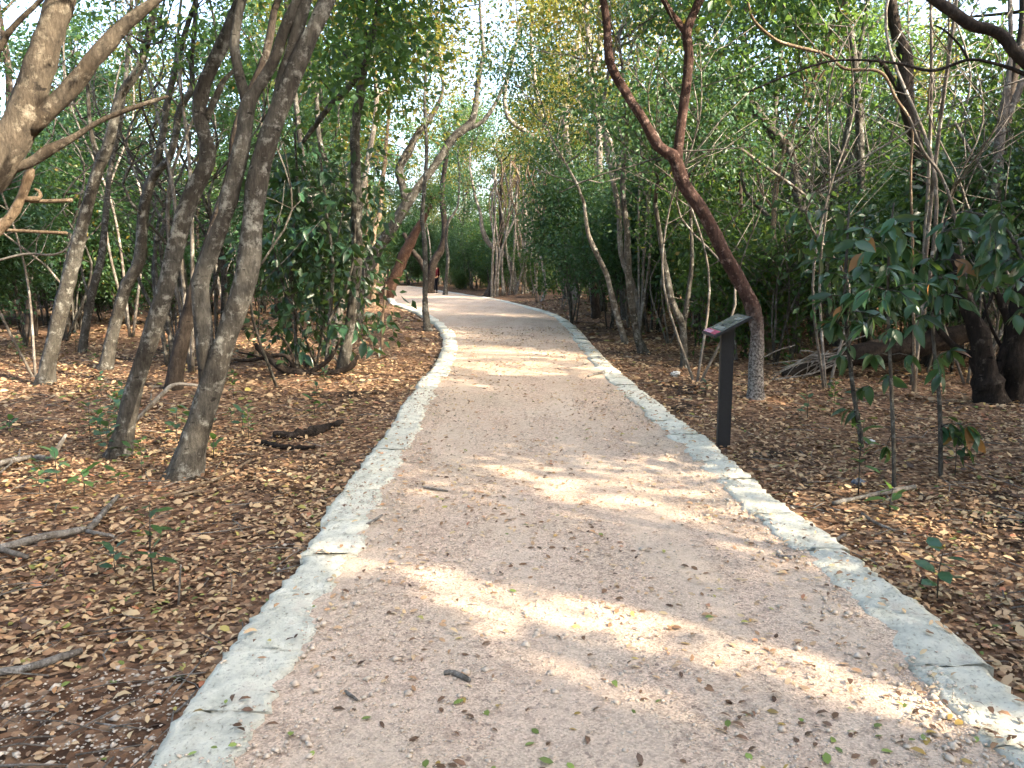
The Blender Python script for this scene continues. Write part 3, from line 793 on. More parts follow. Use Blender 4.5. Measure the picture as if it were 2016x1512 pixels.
hero('dry_vine', 'tangle of hanging dry tan vines above the stem thicket', BARK_TAN, st, y=33, cat='vine', z_sink=None, part0='stem', part1='stem')
C9a = [(1131, 603, 9), (1130, 520, 9), (1126, 430, 8.5), (1122, 347, 8), (1117, 295, 7), (1112, 236, 6.5), (1119, 181, 6), (1126, 139, 5.5), (1140, 69, 5), (1145, 35, 5), (1141, -15, 4)]
hero('pale_tree', short='whitish tree', label='whitish sunlit tree with three sinuous stems right of the path centre', mat=BARK_PALE, stems=[C9a, [(1126, 400, 6), (1105, 323, 5.5), (1094, 295, 5), (1077, 260, 4.5), (1063, 215, 4.2), (1053, 156, 4), (1046, 87, 3.4), (1049, -10, 3)],
      [(1100, 310, 5.5), (1067, 281, 5), (1032, 257, 5), (1004, 236, 4.5), (994, 205, 4), (997, 163, 3.5), (1008, 115, 3), (1032, 31, 2.2), (1045, -10, 2)],
      [(1112, 236, 4), (1104, 215, 3), (1100, 205, 2.5)]], boxes=[(960, -80, 1210, 80, 22), (990, 60, 1190, 260, 14)], crown=[0, 1, 2], n_per=34, lm=LEAF_YELLOW)
hero('pale_tree', short='white pronged tree', label='white barked tree splitting into upright prongs left of the red forked tree', mat=BARK_PALE, stems=[[(1188, 618, 8), (1184, 500, 7), (1181, 400, 6.5), (1180, 309, 6), (1178, 243, 6), (1167, 174, 6), (1159, 121, 5.5), (1157, 52, 5), (1150, -15, 4.5)],
      [(1209, 330, 4.5), (1206, 295, 4.5), (1195, 264, 5), (1174, 222, 5)], [(1168, 150, 4.5), (1181, 87, 4.2), (1180, 21, 4), (1184, -15, 3.5)]], crown=[0, 2], n_per=34, lm=LEAF_YELLOW)
# right
R1 = [(1487, 788, 15), (1488, 723, 14), (1491, 654, 14), (1483, 608, 15), (1465, 570, 14.5), (1444, 532, 14), (1420, 487, 14), (1399, 444, 13), (1372, 399, 13), (1347, 365, 12.5), (1333, 323, 12.5), (1324, 306, 12), (1296, 288, 10.5), (1271, 243, 9.5), (1244, 201, 9), (1216, 156, 8.6), (1199, 115, 8), (1195, 52, 7.2), (1188, 0, 7), (1180, -40, 6)]
hero('red_forked_tree', short='red forked tree', label='copper red tree with a pale foot, forking wide behind the sign', mat=BARK_RED, stems=[R1, [(1333, 318, 11), (1337, 278, 9.5), (1344, 226, 9), (1351, 167, 9), (1356, 104, 9), (1352, 62, 9), (1368, 21, 8), (1386, -20, 7)], [(1352, 66, 7), (1323, 28, 6), (1298, -15, 5)],
      [(1340, 298, 2), (1380, 296, 1.6), (1440, 292, 1.3), (1475, 290, 1)], [(1328, 300, 1.8), (1250, 325, 1.5), (1180, 345, 1.3), (1100, 380, 1)]], crown=[0, 1, 2], n_per=50, mats={3: BARK_GREY, 4: BARK_GREY})
hero('arching_tree', short='arching tree', label='grey tree arching up to the left behind the red forked tree', mat=BARK_GREY, stems=[[(1656, 692, 12), (1642, 636, 10), (1622, 577, 9.5), (1604, 515, 9), (1594, 451, 8.6), (1573, 392, 8.6), (1556, 302, 9.5), (1538, 278, 10), (1514, 250, 10.5), (1486, 215, 10), (1455, 167, 9), (1413, 115, 8), (1382, 83, 7), (1360, 40, 6), (1345, -15, 5)],
      [(1520, 258, 5), (1527, 200, 4.5), (1533, 140, 4), (1540, 70, 3.5), (1545, -10, 3)]], crown=[0, 1], n_per=30)
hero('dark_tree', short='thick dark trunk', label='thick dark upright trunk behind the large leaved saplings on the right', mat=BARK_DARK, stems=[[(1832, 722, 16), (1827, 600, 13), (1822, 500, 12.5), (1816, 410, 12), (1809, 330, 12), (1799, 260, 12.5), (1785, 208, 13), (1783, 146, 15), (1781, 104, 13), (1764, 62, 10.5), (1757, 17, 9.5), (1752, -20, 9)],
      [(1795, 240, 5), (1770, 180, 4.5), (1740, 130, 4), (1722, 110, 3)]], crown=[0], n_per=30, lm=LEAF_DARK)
hero('pole_tree', short='narrow brown trunk', label='narrow brown trunk between the arching tree and the thick dark trunk', mat=BARK_GREY, stems=[[(1706, 690, 9), (1702, 560, 8), (1697, 400, 7.5), (1691, 226, 7), (1684, 139, 7), (1674, 69, 6.4), (1667, 17, 6), (1664, -15, 5.5)]], crown=[0], n_per=30)
hero('pale_tree', short='pale forked tree', label='pale grey forked tree near the right edge of the woods', mat=BARK_PALE, stems=[[(1944, 742, 13), (1948, 620, 12), (1953, 500, 11), (1958, 410, 11), (1965, 312, 9.6), (1972, 243, 9), (1979, 201, 8), (1985, 160, 5), (1990, 90, 4), (1988, -10, 4)],
      [(1978, 235, 7), (1992, 212, 6.5), (2010, 167, 6), (2035, 90, 5), (2050, 0, 4)], [(1960, 400, 4), (1935, 340, 3.6), (1905, 290, 3), (1880, 240, 2.6)]], crown=[0, 1], n_per=22)
hero('limb_tree', 'dark limb hanging across the upper right corner from a tree outside', BARK_DARK,
     [[(2290, 930, 22), (2280, 700, 19), (2230, 420, 17), (2130, 220, 14), (2017, 118, 12), (1996, 101, 11), (1976, 73, 11), (1951, 59, 10), (1913, 49, 11), (1872, 21, 10), (1830, -7, 9), (1790, -40, 8)],
      [(2090, 190, 5), (2016, 146, 4), (1958, 125, 3), (1906, 118, 3), (1837, 139, 3), (1767, 125, 2.8), (1681, 118, 2.2), (1604, 128, 2), (1472, 181, 1.5)],
      [(1906, 118, 2.6), (1890, 90, 2.2), (1860, 60, 2), (1840, 50, 1.5)]], y=7.4, z_sink=None, crown=[0], n_per=20)
hero('slender_tree', 'leaning thin pale stem crossing the right woods from upper left', BARK_PALE,
     [[(1640, 640, 4), (1622, 470, 3.5), (1604, 403, 3), (1510, 330, 3), (1451, 288, 3), (1385, 233, 3), (1351, 198, 2.6), (1330, 160, 2)]], y=13)
hero('slender_tree', 'thin pale climbing stem winding before the thick dark trunk', BARK_TAN,
     [[(1800, 740, 2.88), (1797, 500, 2.52), (1793, 347, 2.30), (1795, 250, 2.45), (1764, 194, 2.88), (1733, 142, 2.88), (1663, 135, 2.88), (1628, 108, 2.88), (1559, 90, 3.17), (1524, 76, 2.88), (1483, 38, 2.59), (1470, -10, 2.16)]], y=10.5, crown=[0], n_per=26)
hero('slender_tree', 'straight pale switch leaning left behind the sapling leaves', BARK_PALE,
     [[(1905, 560, 3.4), (1878, 417, 3), (1851, 344, 3), (1816, 295, 2.8), (1790, 230, 2)]], y=9.8, z_sink=1.6)
hero('slender_tree', short='flared dark trunk', label='dark trunk with a flared foot right of the path kerb', mat=BARK_GREY, stems=[[(1268, 700, 10), (1254, 660, 7.4), (1247, 619, 7), (1240, 567, 7.4), (1237, 532, 7), (1234, 450, 6), (1226, 370, 5), (1232, 280, 4)]], crown=[0], n_per=46, lm=LEAF_DARK, leafL=0.08)
hero('slender_tree', 'mottled thin trunk leaning left, nearest to the right kerb', BARK_PALE,
     [[(1233, 680, 6.5), (1219, 636, 6), (1205, 584, 5.5), (1195, 542, 5), (1174, 497, 5), (1158, 460, 4), (1150, 400, 3)]], crown=[0], n_per=46, lm=LEAF_DARK, leafL=0.08)
hero('slender_tree', 'very thin straight white stem between two thin trunks right of the kerb', BARK_PALE,
     [[(1238, 650, 3.4), (1234, 600, 3), (1230, 542, 3), (1228, 470, 2.5)]])
hero('slender_tree', short='low forking trunk', label='low forking grey trunk left of the sign', mat=BARK_GREY, stems=[[(1347, 728, 8), (1346, 680, 7), (1344, 640, 7), (1325, 600, 7), (1313, 545, 6), (1302, 480, 5), (1290, 400, 4)], [(1345, 660, 5), (1352, 600, 4.5), (1362, 520, 4), (1360, 430, 3)]], crown=[0, 1], n_per=46, lm=LEAF_DARK, leafL=0.08, ext=1.6)
hero('slender_tree', 'short mossy trunk standing among shrubs right of the path', BARK_DARK,
     [[(1174, 630, 9), (1171, 584, 8), (1168, 540, 7), (1160, 470, 5)]], crown=[0], n_per=60, lm=LEAF_DARK, leafL=0.08, ext=1.4)
hero('slender_tree', 'grey trunk in the gap between the red tree and the arching tree', BARK_GREY,
     [[(1520, 612, 9), (1530, 560, 8), (1536, 500, 7), (1530, 400, 6), (1500, 300, 5), (1480, 180, 4)]], crown=[0], n_per=30)
hero('slender_tree', 'brown upright stem just right of the red tree foot', BARK_GREY,
     [[(1570, 700, 6.5), (1569, 620, 6), (1566, 540, 6), (1556, 470, 5), (1470, 380, 4), (1462, 300, 3.4)]], crown=[0], n_per=30)
hero('gnarled_tree', short='root tangle', label='gnarled dark root and trunk tangle at the right edge', mat=WOOD_ROT, stems=[[(1951, 800, 28), (1940, 740, 23), (1930, 674, 20), (1912, 619, 16), (1890, 560, 12), (1880, 500, 8)], [(2000, 800, 25), (1996, 706, 21), (2010, 600, 18), (2040, 480, 15)],
      [(1945, 790, 12), (1975, 700, 10), (1985, 640, 8), (1960, 570, 6)], [(1940, 700, 8), (1890, 690, 7), (1850, 650, 5), (1830, 600, 3)], [(1915, 640, 3), (1880, 570, 3), (1855, 545, 2.4)],
      [(1990, 720, 4), (1950, 640, 3), (1935, 580, 2)], [(1990, 690, 3), (2030, 640, 2.5), (2060, 620, 2)], [(1930, 640, 3), (1960, 560, 2.6), (1975, 470, 2.2)]], cat='tree', sides=12, rough=0.12)
hero('fallen_log', 'dark mossy log lying slanted behind the saplings on the right', WOOD_ROT,
     [[(1542, 742, 9), (1594, 724, 14), (1663, 706, 20), (1733, 692, 25), (1802, 681, 24), (1872, 664, 22), (1924, 650, 19)]], y=11.8, cat='log', z_sink=None, part0='log', sides=12, rough=0.08)

# ------------------------------------------------------------------ dead wood on the floor
def floor_stick(name, label, mat, stems, cat='branch', group=None, lift=0.0):
    px, py, r = stems[0][0]
    base = G(px, py, -0.07)
    root = None
    for k, st in enumerate(stems):
        P, rr = [], []
        for q in st:
            g = G(q[0], q[1], -0.06)
            h = q[3] if len(q) > 3 else 0.0
            if h:                              # raised above the floor: same pixel, nearer
                g = W(q[0], q[1], G(st[0][0], st[0][1], -0.06)[1])
            else: g[2] = float(gz(g[0], g[1])[0]) + q[2] * g[1] / F * (0.8 if cat == 'branch' else .05) + 0.02
            P.append(g); rr.append(q[2] * g[1] / F)
        T = Tubes()
        T.add(np.array(P), rr, 8, 0.08 if cat == 'branch' else .17, 0.06)
        if k == 0:
            me = T.mesh(name, base)
            root = link(name, me, mat, None, base)
            tag(root, label, cat, group)
        else:
            link('twig', T.mesh('twig', base), mat, root)
floor_stick('fallen_branch', 'long pale forked branch on the leaf litter at the left edge', WOOD_GREY,
            [[(-60, 1106, 8), (0, 1100, 8), (80, 1078, 8), (172, 1056, 7), (195, 1035, 6), (232, 985, 4)], [(172, 1060, 5), (205, 1064, 4), (225, 1066, 3)], [(-10, 1098, 6), (30, 1107, 6), (56, 1113, 4)]])
floor_stick('fallen_branch', 'short thick grey stick at the lower left edge', WOOD_GREY, [[(-40, 1350, 9), (0, 1342, 9), (60, 1332, 8), (130, 1308, 8), (162, 1297, 6)]])
floor_stick('fallen_branch', 'crooked whitish branch propped against the forked tree foot', WOOD_GREY,
            [[(252, 850, 4), (285, 810, 4, 1), (320, 775, 4, 1), (345, 757, 4, 1), (395, 759, 2.5, 1)], [(296, 795, 2, 1), (298, 775, 2, 1)]])
floor_stick('fallen_branch', 'grey branch with an upturned end at the left edge, below the far trunks', WOOD_GREY,
            [[(-30, 930, 6), (20, 915, 6), (70, 905, 6), (98, 903, 6, 1), (115, 880, 5, 1), (130, 856, 3, 1)], [(0, 940, 2), (35, 905, 2), (40, 890, 1.5)]])
floor_stick('fallen_branch', 'long thin tan stick lying below the forked tree foot', BARK_TAN,
            [[(322, 985, 3), (380, 965, 3), (440, 945, 3), (495, 912, 3.5)], [(348, 918, 2), (380, 938, 2), (410, 950, 2)], [(345, 985, 4), (395, 975, 4)]])
floor_stick('fallen_log', 'dark rotten log on the floor between the forked tree and the kerb', WOOD_ROT,
            [[(540, 862, 9), (590, 862, 11), (640, 848, 9), (672, 836, 7)], [(505, 872, 5), (560, 885, 5), (620, 886, 4)]], cat='log')
floor_stick('fallen_log', 'pale orange log lying far back right of the path', BARK_ORANGE, [[(1086, 572, 5), (1110, 573, 5), (1126, 576, 4)]], cat='log')
tw = [[(1520, 748, 1.6), (1600, 735, 2.0), (1680, 700, 1.6)]]
for k in range(16):
    a0 = (random.uniform(1590, 1680), random.uniform(690, 712)); e0 = (random.uniform(1500, 1640), random.uniform(715, 765))
    tw.append([(a0[0], a0[1], 1.3), ((a0[0] + e0[0]) / 2 + random.uniform(-12, 12), (a0[1] + e0[1]) / 2 - random.uniform(2, 16), 1.1), (e0[0], e0[1], .7)])
for a0, e0 in (((1640, 690), (1706, 660)), ((1500, 705), (1565, 680)), ((1620, 700), (1575, 690)), ((1655, 700), (1700, 640))):
    tw.append([(a0[0], a0[1], 1.6), ((a0[0] + e0[0]) / 2, (a0[1] + e0[1]) / 2 - 3, 1.4), (e0[0], e0[1], 1)])
hero('fallen_branch', 'spray of thin bleached twigs at the end of the mossy log', WOOD_GREY, tw, y=11.3, cat='branch', z_sink=None, part0='stem', part1='twig')
floor_stick('fallen_branch', 'dark stick lying on the litter right of the kerb', WOOD_GREY, [[(1697, 1022, 3.4), (1725, 1040, 3.2), (1760, 1054, 2.6)]])
floor_stick('fallen_branch', 'thick grey stick among the sapling feet', WOOD_GREY, [[(1640, 1000, 4), (1690, 990, 4), (1750, 978, 5), (1800, 968, 5)], [(1745, 985, 2.4), (1755, 1000, 2)]])
floor_stick('fallen_branch', 'small stick pointing at the kerb on the right', WOOD_GREY, [[(1640, 1078, 4), (1655, 1066, 3.6), (1664, 1062, 3)]])
floor_stick('fallen_branch', 'thin stick lying below the sapling with drooping leaves', BARK_TAN, [[(1900, 905, 3.4), (1950, 893, 3.2), (2010, 890, 3)], [(1790, 880, 3), (1830, 882, 3), (1850, 878, 2)]])
floor_stick('fallen_branch', 'upright broken twig standing in the litter at left centre', WOOD_GREY, [[(352, 1200, 2), (354, 1150, 2, 1), (356, 1112, 1.6, 1)]])
# on the gravel
def gravel_twig(label, pts):
    P = [G(a, b, 0.012) for a, b, r in pts]
    for p, q in zip(P, pts): p[2] = float(path_z(p[0], p[1])) + 0.7 * q[2] * p[1] / F
    T = Tubes(); T.add(np.array(P), [q[2] * p[1] / F for p, q in zip(P, pts)], 7, 0.08, 0.03)
    tag(link('stick', T.mesh('stick', P[0]), WOOD_GREY, None, P[0]), label, 'stick')
gravel_twig('short thick grey stick lying on the gravel near the bottom', [(874, 1327, 5), (890, 1326, 6), (910, 1334, 6), (925, 1341, 5)])
gravel_twig('thin dark twig lying on the gravel left of the path centre', [(833, 961, 2.4), (855, 965, 2.6), (882, 968, 2)])
gravel_twig('small dark forked twig beside the right kerb far up the path', [(1158, 742, 2.4), (1172, 738, 2.6), (1190, 734, 2.4)])
gravel_twig('short stick with a pale end low on the gravel left side', [(680, 1362, 3.4), (692, 1370, 3.8), (703, 1378, 3)])
gravel_twig('thin twig at the inner edge of the right kerb', [(1528, 1094, 2.4), (1545, 1098, 3), (1566, 1098, 2.4)])
gravel_twig('tiny dark twig beside the left kerb where it narrows', [(722, 1034, 2.4), (740, 1025, 3), (752, 1016, 2)])

# uprooted stump left
hero('uprooted_stump', 'uprooted stump with curled dark roots under the broadleaf thicket', WOOD_ROT,
     [[(640, 745, 12), (600, 738, 11), (560, 728, 10), (530, 705, 9), (508, 684, 7), (503, 677, 5)], [(610, 742, 10), (655, 735, 9), (690, 722, 7), (705, 700, 4)], [(600, 738, 7), (640, 715, 6), (660, 690, 4), (668, 668, 3)],
      [(585, 735, 6), (560, 700, 5), (490, 710, 4), (462, 708, 3)], [(590, 745, 8), (620, 752, 7), (650, 750, 5)], [(570, 735, 5), (575, 700, 4), (560, 670, 3), (546, 660, 2)], [(560, 722, 4), (500, 700, 3), (470, 694, 2)]],
     cat='stump', part0='root', part1='root', z_sink=None, rough=0.1)

# ------------------------------------------------------------------ broad-leaved saplings with single leaves
def broad_leaf_mesh(name, mat, wid=0.46, bend=0.25):
    n = 6
    V, Q = [], []
    for i_ in range(n):
        f = i_ / (n - 1)
        hw = wid * 0.5 * math.sin(math.pi * min(1, f * 0.93 + 0.04) ** 0.8) * (1.0 if f < .98 else 0.12)
        z = -bend * f * f
        V += [(f, -hw, z + 0.30 * hw), (f, 0, z), (f, hw, z + 0.30 * hw)]
    for i_ in range(n - 1):
        a = i_ * 3
        Q += [(a, a + 3, a + 4, a + 1), (a + 1, a + 4, a + 5, a + 2)]
    me = mesh(name, V, Q, smooth=True); me.materials.append(mat)
    return me
BL = [broad_leaf_mesh('leaf', LEAF_BROAD, 0.46, 0.22), broad_leaf_mesh('leaf', LEAF_BROAD, 0.52, 0.34), broad_leaf_mesh('leaf', LEAF_BROAD, 0.40, 0.12)]
BLY = broad_leaf_mesh('leaf', LEAF_BROWN, 0.44, 0.3)
BLG = broad_leaf_mesh('leaf', LEAF_FALL_GREEN, 0.5, 0.2)
def aim(d, roll):
    q = Vector(d).to_track_quat('X', 'Z')
    return (q.to_matrix() @ Matrix.Rotation(roll, 3, 'X')).to_euler()
def sapling(label, stems, targets, y=None, leafL=0.15, per=4, cat='sapling', dyr=0.5, brown=0, mat=BARK_GREY, droop=0.9):
    """targets: pixels of the leaf sprays; each spray hangs on a thin twig from the nearest stem point"""
    px, py, r = stems[0][0]
    base = G(px, py, -0.08) if y is None else W(px, py, y)
    y = base[1]
    base[2] = float(gz(base[0], base[1])[0])
    root = empty('broadleaf_sapling', base, label, cat)
    SP = []
    for k, st in enumerate(stems):
        P = np.array([W(a, b, y + (0 if k == 0 and i_ == 0 else rng.normal(0, .04))) for i_, (a, b, c) in enumerate(st)])
        rr = [c * y / F for a, b, c in st]
        if k == 0: P = np.vstack([P[0] - [0, 0, .15], P]); rr = [rr[0] * 1.2] + rr
        T = Tubes(); P2, _ = T.add(P, rr, 7, 0.04, 0.12)
        SP.append(P2)
        link('stem', T.mesh('stem', base), mat, root)
    SP = np.vstack(SP)
    T = Tubes()
    cnt = 0
    for tx, ty in targets:
        e = W(tx, ty, y + rng.uniform(-dyr, dyr))
        up = SP[SP[:, 2] > base[2] + 0.3] if (SP[:, 2] > base[2] + 0.3).any() else SP
        s = up[np.argmin(np.linalg.norm((up - e) * [1, 1, 1.3], axis=1))]
        mid = (s + e) / 2 + np.array([0, 0, 0.1 * np.linalg.norm(e - s)])
        T = Tubes()
        P2, _ = T.add([s, mid, e], [0.005, 0.004, 0.002], 5, step=0.1)
        link('twig', T.mesh('twig', base), mat, root)
        out = norm(e - s + 1e-4)
        for q in range(per):
            j = len(P2) - 1 - (q * 2) // 3 if len(P2) > 3 else -1
            p = P2[max(j, -len(P2))]
            a = rng.uniform(0, 6.28)
            d = out * 0.5 + np.array([math.cos(a) * 0.7, math.sin(a) * 0.7, rng.uniform(-droop - .3, -droop + .9)])
            me = BLY if (brown and rng.random() < brown) else BL[rng.integers(0, 3)]
            o = link('leaf', me, None, root)
            o.location = Vector(p - base)
            o.rotation_euler = aim(d, rng.normal(0, .6))
            q_ = leafL * rng.uniform(.5, 1.25); o.scale = (q_, q_ * rng.uniform(.75, 1.15), q_)
            cnt += 1
    return root
sapling('large leaved sapling by the right kerb with its lowest leaves above the litter',
        [[(1697, 886, 5), (1690, 830, 4.6), (1681, 775, 4.4), (1670, 680, 4), (1663, 584, 3.4), (1668, 480, 2.6), (1672, 400, 2)]],
        [(1600, 610), (1650, 640), (1700, 560), (1720, 620), (1655, 700), (1690, 520), (1620, 540), (1740, 540), (1640, 470), (1700, 450), (1660, 810), (1710, 760), (1600, 470), (1580, 520), (1750, 480), (1570, 420)] + scatter(4, [(1560, 420, 1680, 640), (1640, 440, 1760, 660)]), leafL=0.16, per=8, brown=0.03)
sapling('slimmest large leaved sapling, tallest foot nearest the camera on the right',
        [[(1760, 968, 4.4), (1759, 862, 4), (1754, 740, 3.8), (1748, 600, 3), (1752, 470, 2.4), (1760, 400, 1.8)]],
        [(1700, 640), (1760, 650), (1800, 600), (1720, 700), (1790, 700), (1750, 740), (1830, 560), (1700, 500), (1780, 460), (1815, 500), (1740, 590), (1685, 590), (1745, 880), (1760, 430)] + scatter(5, [(1660, 420, 1780, 640), (1740, 420, 1850, 640)]), leafL=0.14, per=8, brown=0.05)
sapling('large leaved sapling with a drooping low leaf cluster, farthest right of the three',
        [[(1852, 940, 5), (1851, 827, 4.4), (1847, 758, 4), (1836, 640, 3.4), (1842, 520, 2.8), (1862, 430, 2)]],
        [(1905, 840), (1900, 880), (1910, 860), (1800, 640), (1850, 620), (1890, 590), (1870, 690), (1940, 560), (1800, 560), (1900, 520), (1860, 480), (1930, 460), (1980, 440), (1820, 520), (1850, 740), (1880, 440)] + scatter(5, [(1790, 420, 1900, 640), (1860, 420, 1990, 600)]), leafL=0.16, per=8, brown=0.03)
sapling('overhanging leafy branch sapling at the right frame edge',
        [[(2090, 960, 6), (2070, 800, 5), (2040, 620, 4.4), (2000, 480, 3.4), (1950, 430, 2.6), (1900, 415, 2)]],
        [(1930, 440), (1980, 430), (1960, 500), (2010, 470), (1900, 430), (2010, 520), (1990, 570), (1950, 540), (2000, 620), (1970, 400)] + scatter(6, [(1890, 400, 2016, 520)]), leafL=0.16, per=7)
sapling('dense broadleaf sapling left of the path, right half of its thicket',
        [[(640, 742, 4), (648, 640, 3.6), (655, 520, 3.2), (640, 400, 2.8), (628, 280, 2.2)], [(645, 640, 2.6), (690, 540, 2.2), (700, 440, 2)]],
        [(640, 690), (690, 690), (660, 650), (720, 640), (620, 650), (690, 560), (640, 560), (600, 520), (660, 480), (700, 480), (620, 440), (660, 400), (590, 380), (640, 340), (610, 300), (690, 420), (720, 560), (600, 620), (735, 690), (700, 650)] + scatter(14, [(590, 300, 720, 600)]),
        leafL=0.195, per=7, dyr=0.9)
sapling('dense broadleaf sapling left of the path, left half of its thicket',
        [[(585, 735, 4), (580, 620, 3.4), (572, 500, 3), (585, 380, 2.6), (580, 260, 2)], [(580, 620, 2.4), (545, 520, 2), (535, 420, 1.8)]],
        [(560, 690), (540, 650), (590, 670), (600, 700), (560, 610), (540, 540), (580, 560), (610, 580), (530, 470), (570, 450), (600, 480), (550, 400), (590, 420), (620, 370), (560, 330), (600, 280), (540, 600), (640, 610), (575, 520), (545, 360)] + scatter(14, [(525, 300, 640, 600)]),
        leafL=0.195, per=7, dyr=0.9)
sapling('thin pale sapling with a few dark leaves before the orange trunk',
        [[(752, 696, 3.4), (752, 640, 3), (756, 600, 2.4), (760, 560, 2)]], [(735, 625), (765, 622), (745, 640), (770, 640)], leafL=0.2, per=4, mat=BARK_TAN)

# the dense dark leafage behind those saplings
for (px, py, lab, boxes, LL) in ((610, 725, 'dark mass of broad leaves filling the thicket left of the path', [(520, 330, 730, 500), (510, 450, 730, 690)], .16),
                                 (1800, 728, 'dark mass of hanging leaves behind the three saplings on the right', [(1590, 370, 2060, 540), (1640, 460, 2040, 640), (1780, 300, 2060, 460)], .14)):
    g = G(px, py, -.06); g[2] = float(gz(g[0], g[1])[0])
    r = empty('broadleaf_shrub', g, lab, 'shrub')
    tips = np.array([W(a, b, g[1] + rng.uniform(-.9, .9)) for a, b in scatter(52 if px > 1000 else 34, boxes)])
    for k in range(5):
        T = Tubes(); e = tips[rng.integers(0, len(tips))]
        f0 = np.array([g[0] + rng.normal(0, .5), g[1] + rng.normal(0, .3), g[2] - .1])
        T.add([f0, (f0 + e) / 2 + rng.normal(0, .12, 3), e], [.022, .016, .006], 6, .05, .15)
        link('stem', T.mesh('stem', g), BARK_GREY, r)
    V, Tr = leaf_cloud(tips, 38 if px > 1000 else 32, 0.28 if px > 1000 else .32, LL, droop=.6)
    link('foliage', mesh('foliage', V - g, tris=Tr), LEAF_BROAD, r)
# low green seedlings and herbs
def seedling_mesh(n, h, L, mat):
    T = Tubes(); V0, Q0 = [], []
    P = []
    D = []
    for k in range(n):
        z = h * (0.35 + 0.65 * k / max(1, n - 1)); a = k * 2.4
        P.append([math.cos(a) * .02, math.sin(a) * .02, z]); D.append([math.cos(a), math.sin(a), rng.uniform(-.5, .7)])
    P = np.array(P); D = np.array(D)
    Nn = np.tile([0, 0, 1.0], (n, 1)) + rng.normal(0, .2, (n, 3))
    V, Tr = leaf6(P, D, Nn, L * rng.uniform(.7, 1.2, n), L * .5, 0.12)
    me = mesh('seedling', V, tris=Tr); me.materials.append(mat)
    T.add([[0, 0, -.03], [0.01, 0, h * .5], [0, 0.01, h]], [0.005, 0.004, 0.002], 4)
    return me, T.mesh('stem')
SD = [seedling_mesh(9, .28, .14, LEAF_BROAD), seedling_mesh(14, .42, .12, LEAF_BROAD), seedling_mesh(6, .16, .12, LEAF_GREEN), seedling_mesh(18, .5, .10, LEAF_GREEN)]
for s_ in SD: s_[1].materials.append(BARK_GREY)
sd_px = [(200, 872), (226, 852), (192, 842), (246, 834), (212, 902), (236, 872), (262, 905), (180, 880), (115, 960), (80, 985), (165, 975), (230, 830), (215, 880), (200, 790), (235, 960), (490, 870), (480, 855), (405, 880), (420, 905), (445, 700), (470, 715), (500, 720), (440, 760), (460, 790), (330, 710), (300, 720), (185, 720), (40, 720),
         (625, 790), (640, 770), (455, 830), (305, 1180), (230, 1150), (150, 700), (620, 820), (1640, 820), (1555, 745), (1430, 760), (1620, 740), (1480, 640), (1390, 780), (1425, 640), (1385, 650), (1460, 690), (1590, 830), (1880, 940), (1750, 1020), (1690, 980), (1845, 1190), (1500, 700), (1210, 620), (1180, 600), (1440, 700), (520, 660), (475, 650), (490, 690), (350, 870), (380, 900), (20, 860), (280, 935)]
for k, (a, b) in enumerate(sd_px):
    g = G(a, b, -0.08); g[2] = float(gz(g[0], g[1])[0])
    me, sm = SD[k % 4]
    r = empty('seedling', g, ('broad leaved' if k % 4 < 2 else 'fine leaved') + f' seedling {neighbour(g[0], g[1])}', 'plant', ('broad leaved' if k % 4 < 2 else 'fine leaved') + f' seedlings in the litter {zone(g[0], g[1])}')
    r.rotation_euler.z = rng.uniform(0, 6.28); s_ = rng.uniform(.6, 1.15); r.scale = (s_, s_, s_)
    link('foliage', me, parent=r); link('stem', sm, parent=r)

# fan palm behind the thicket
fp = W(655, 596, 24); fp[2] = float(gz(fp[0], fp[1])[0])
palm = empty('fan_palm', fp, 'low fan palm with bright green fronds behind the broadleaf thicket', 'palm')
for k in range(11):
    a = k * 0.6 + rng.normal(0, .1); el = rng.uniform(.5, 1.25)
    d = np.array([math.cos(a) * math.cos(el), math.sin(a) * math.cos(el), math.sin(el)])
    tip = d * rng.uniform(.6, 1.0)
    T = Tubes(); T.add([[0, 0, 0], tip * .5 + [0, 0, .06], tip], [.014, .01, .008], 5)
    link('stalk', T.mesh('stalk'), LEAF_GREEN, palm)
    sd_ = norm(np.cross(d, [0, 0, 1])); upv = np.cross(sd_, d)
    n = 18
    th = np.linspace(-1.5, 1.5, n)
    D = np.cos(th)[:, None] * d + np.sin(th)[:, None] * sd_ - 0.25 * upv
    V, Tr = leaf_quads(np.tile(tip, (n, 1)), D, np.tile(upv, (n, 1)), 0.62 * (1 - .12 * np.abs(th)), 0.055)
    link('frond', mesh('frond', V, tris=Tr), LEAF_YELLOW if k % 3 == 0 else LEAF_GREEN, palm)

# ------------------------------------------------------------------ sign
def box_bm(lo, hi, bev=0.004):
    import bmesh
    bm = bmesh.new()
    bmesh.ops.create_cube(bm, size=1)
    for v in bm.verts:
        v.co = Vector([(lo[i_] + hi[i_]) / 2 + v.co[i_] * (hi[i_] - lo[i_]) for i_ in range(3)])
    if bev: bmesh.ops.bevel(bm, geom=bm.edges[:], offset=bev, segments=2, affect='EDGES')
    me = bpy.data.meshes.new('box'); bm.to_mesh(me); bm.free()
    return me
BLACK = plain('sign_black', (0.012, 0.013, 0.016), 0.55, 0.35, 0.3)
FACE = plain('sign_face', (0.12, 0.135, 0.13), 0.25, 0.5, 0.25)
MAG = plain('sign_magenta', (0.42, 0.05, 0.13), 0.25, 0.5, 0.1)
PINK = plain('sign_pink', (0.55, 0.28, 0.40), 0.25, 0.5, 0.15)
PHOTO_D = plain('sign_picture', (0.06, 0.075, 0.07), 0.25, 0.5, 0.5)
PHOTO_L = plain('sign_picture_pale', (0.24, 0.26, 0.26), 0.25, 0.5, 0.3)
sx, sy = 1.93, 7.28
sz = float(gz(sx, sy)[0])
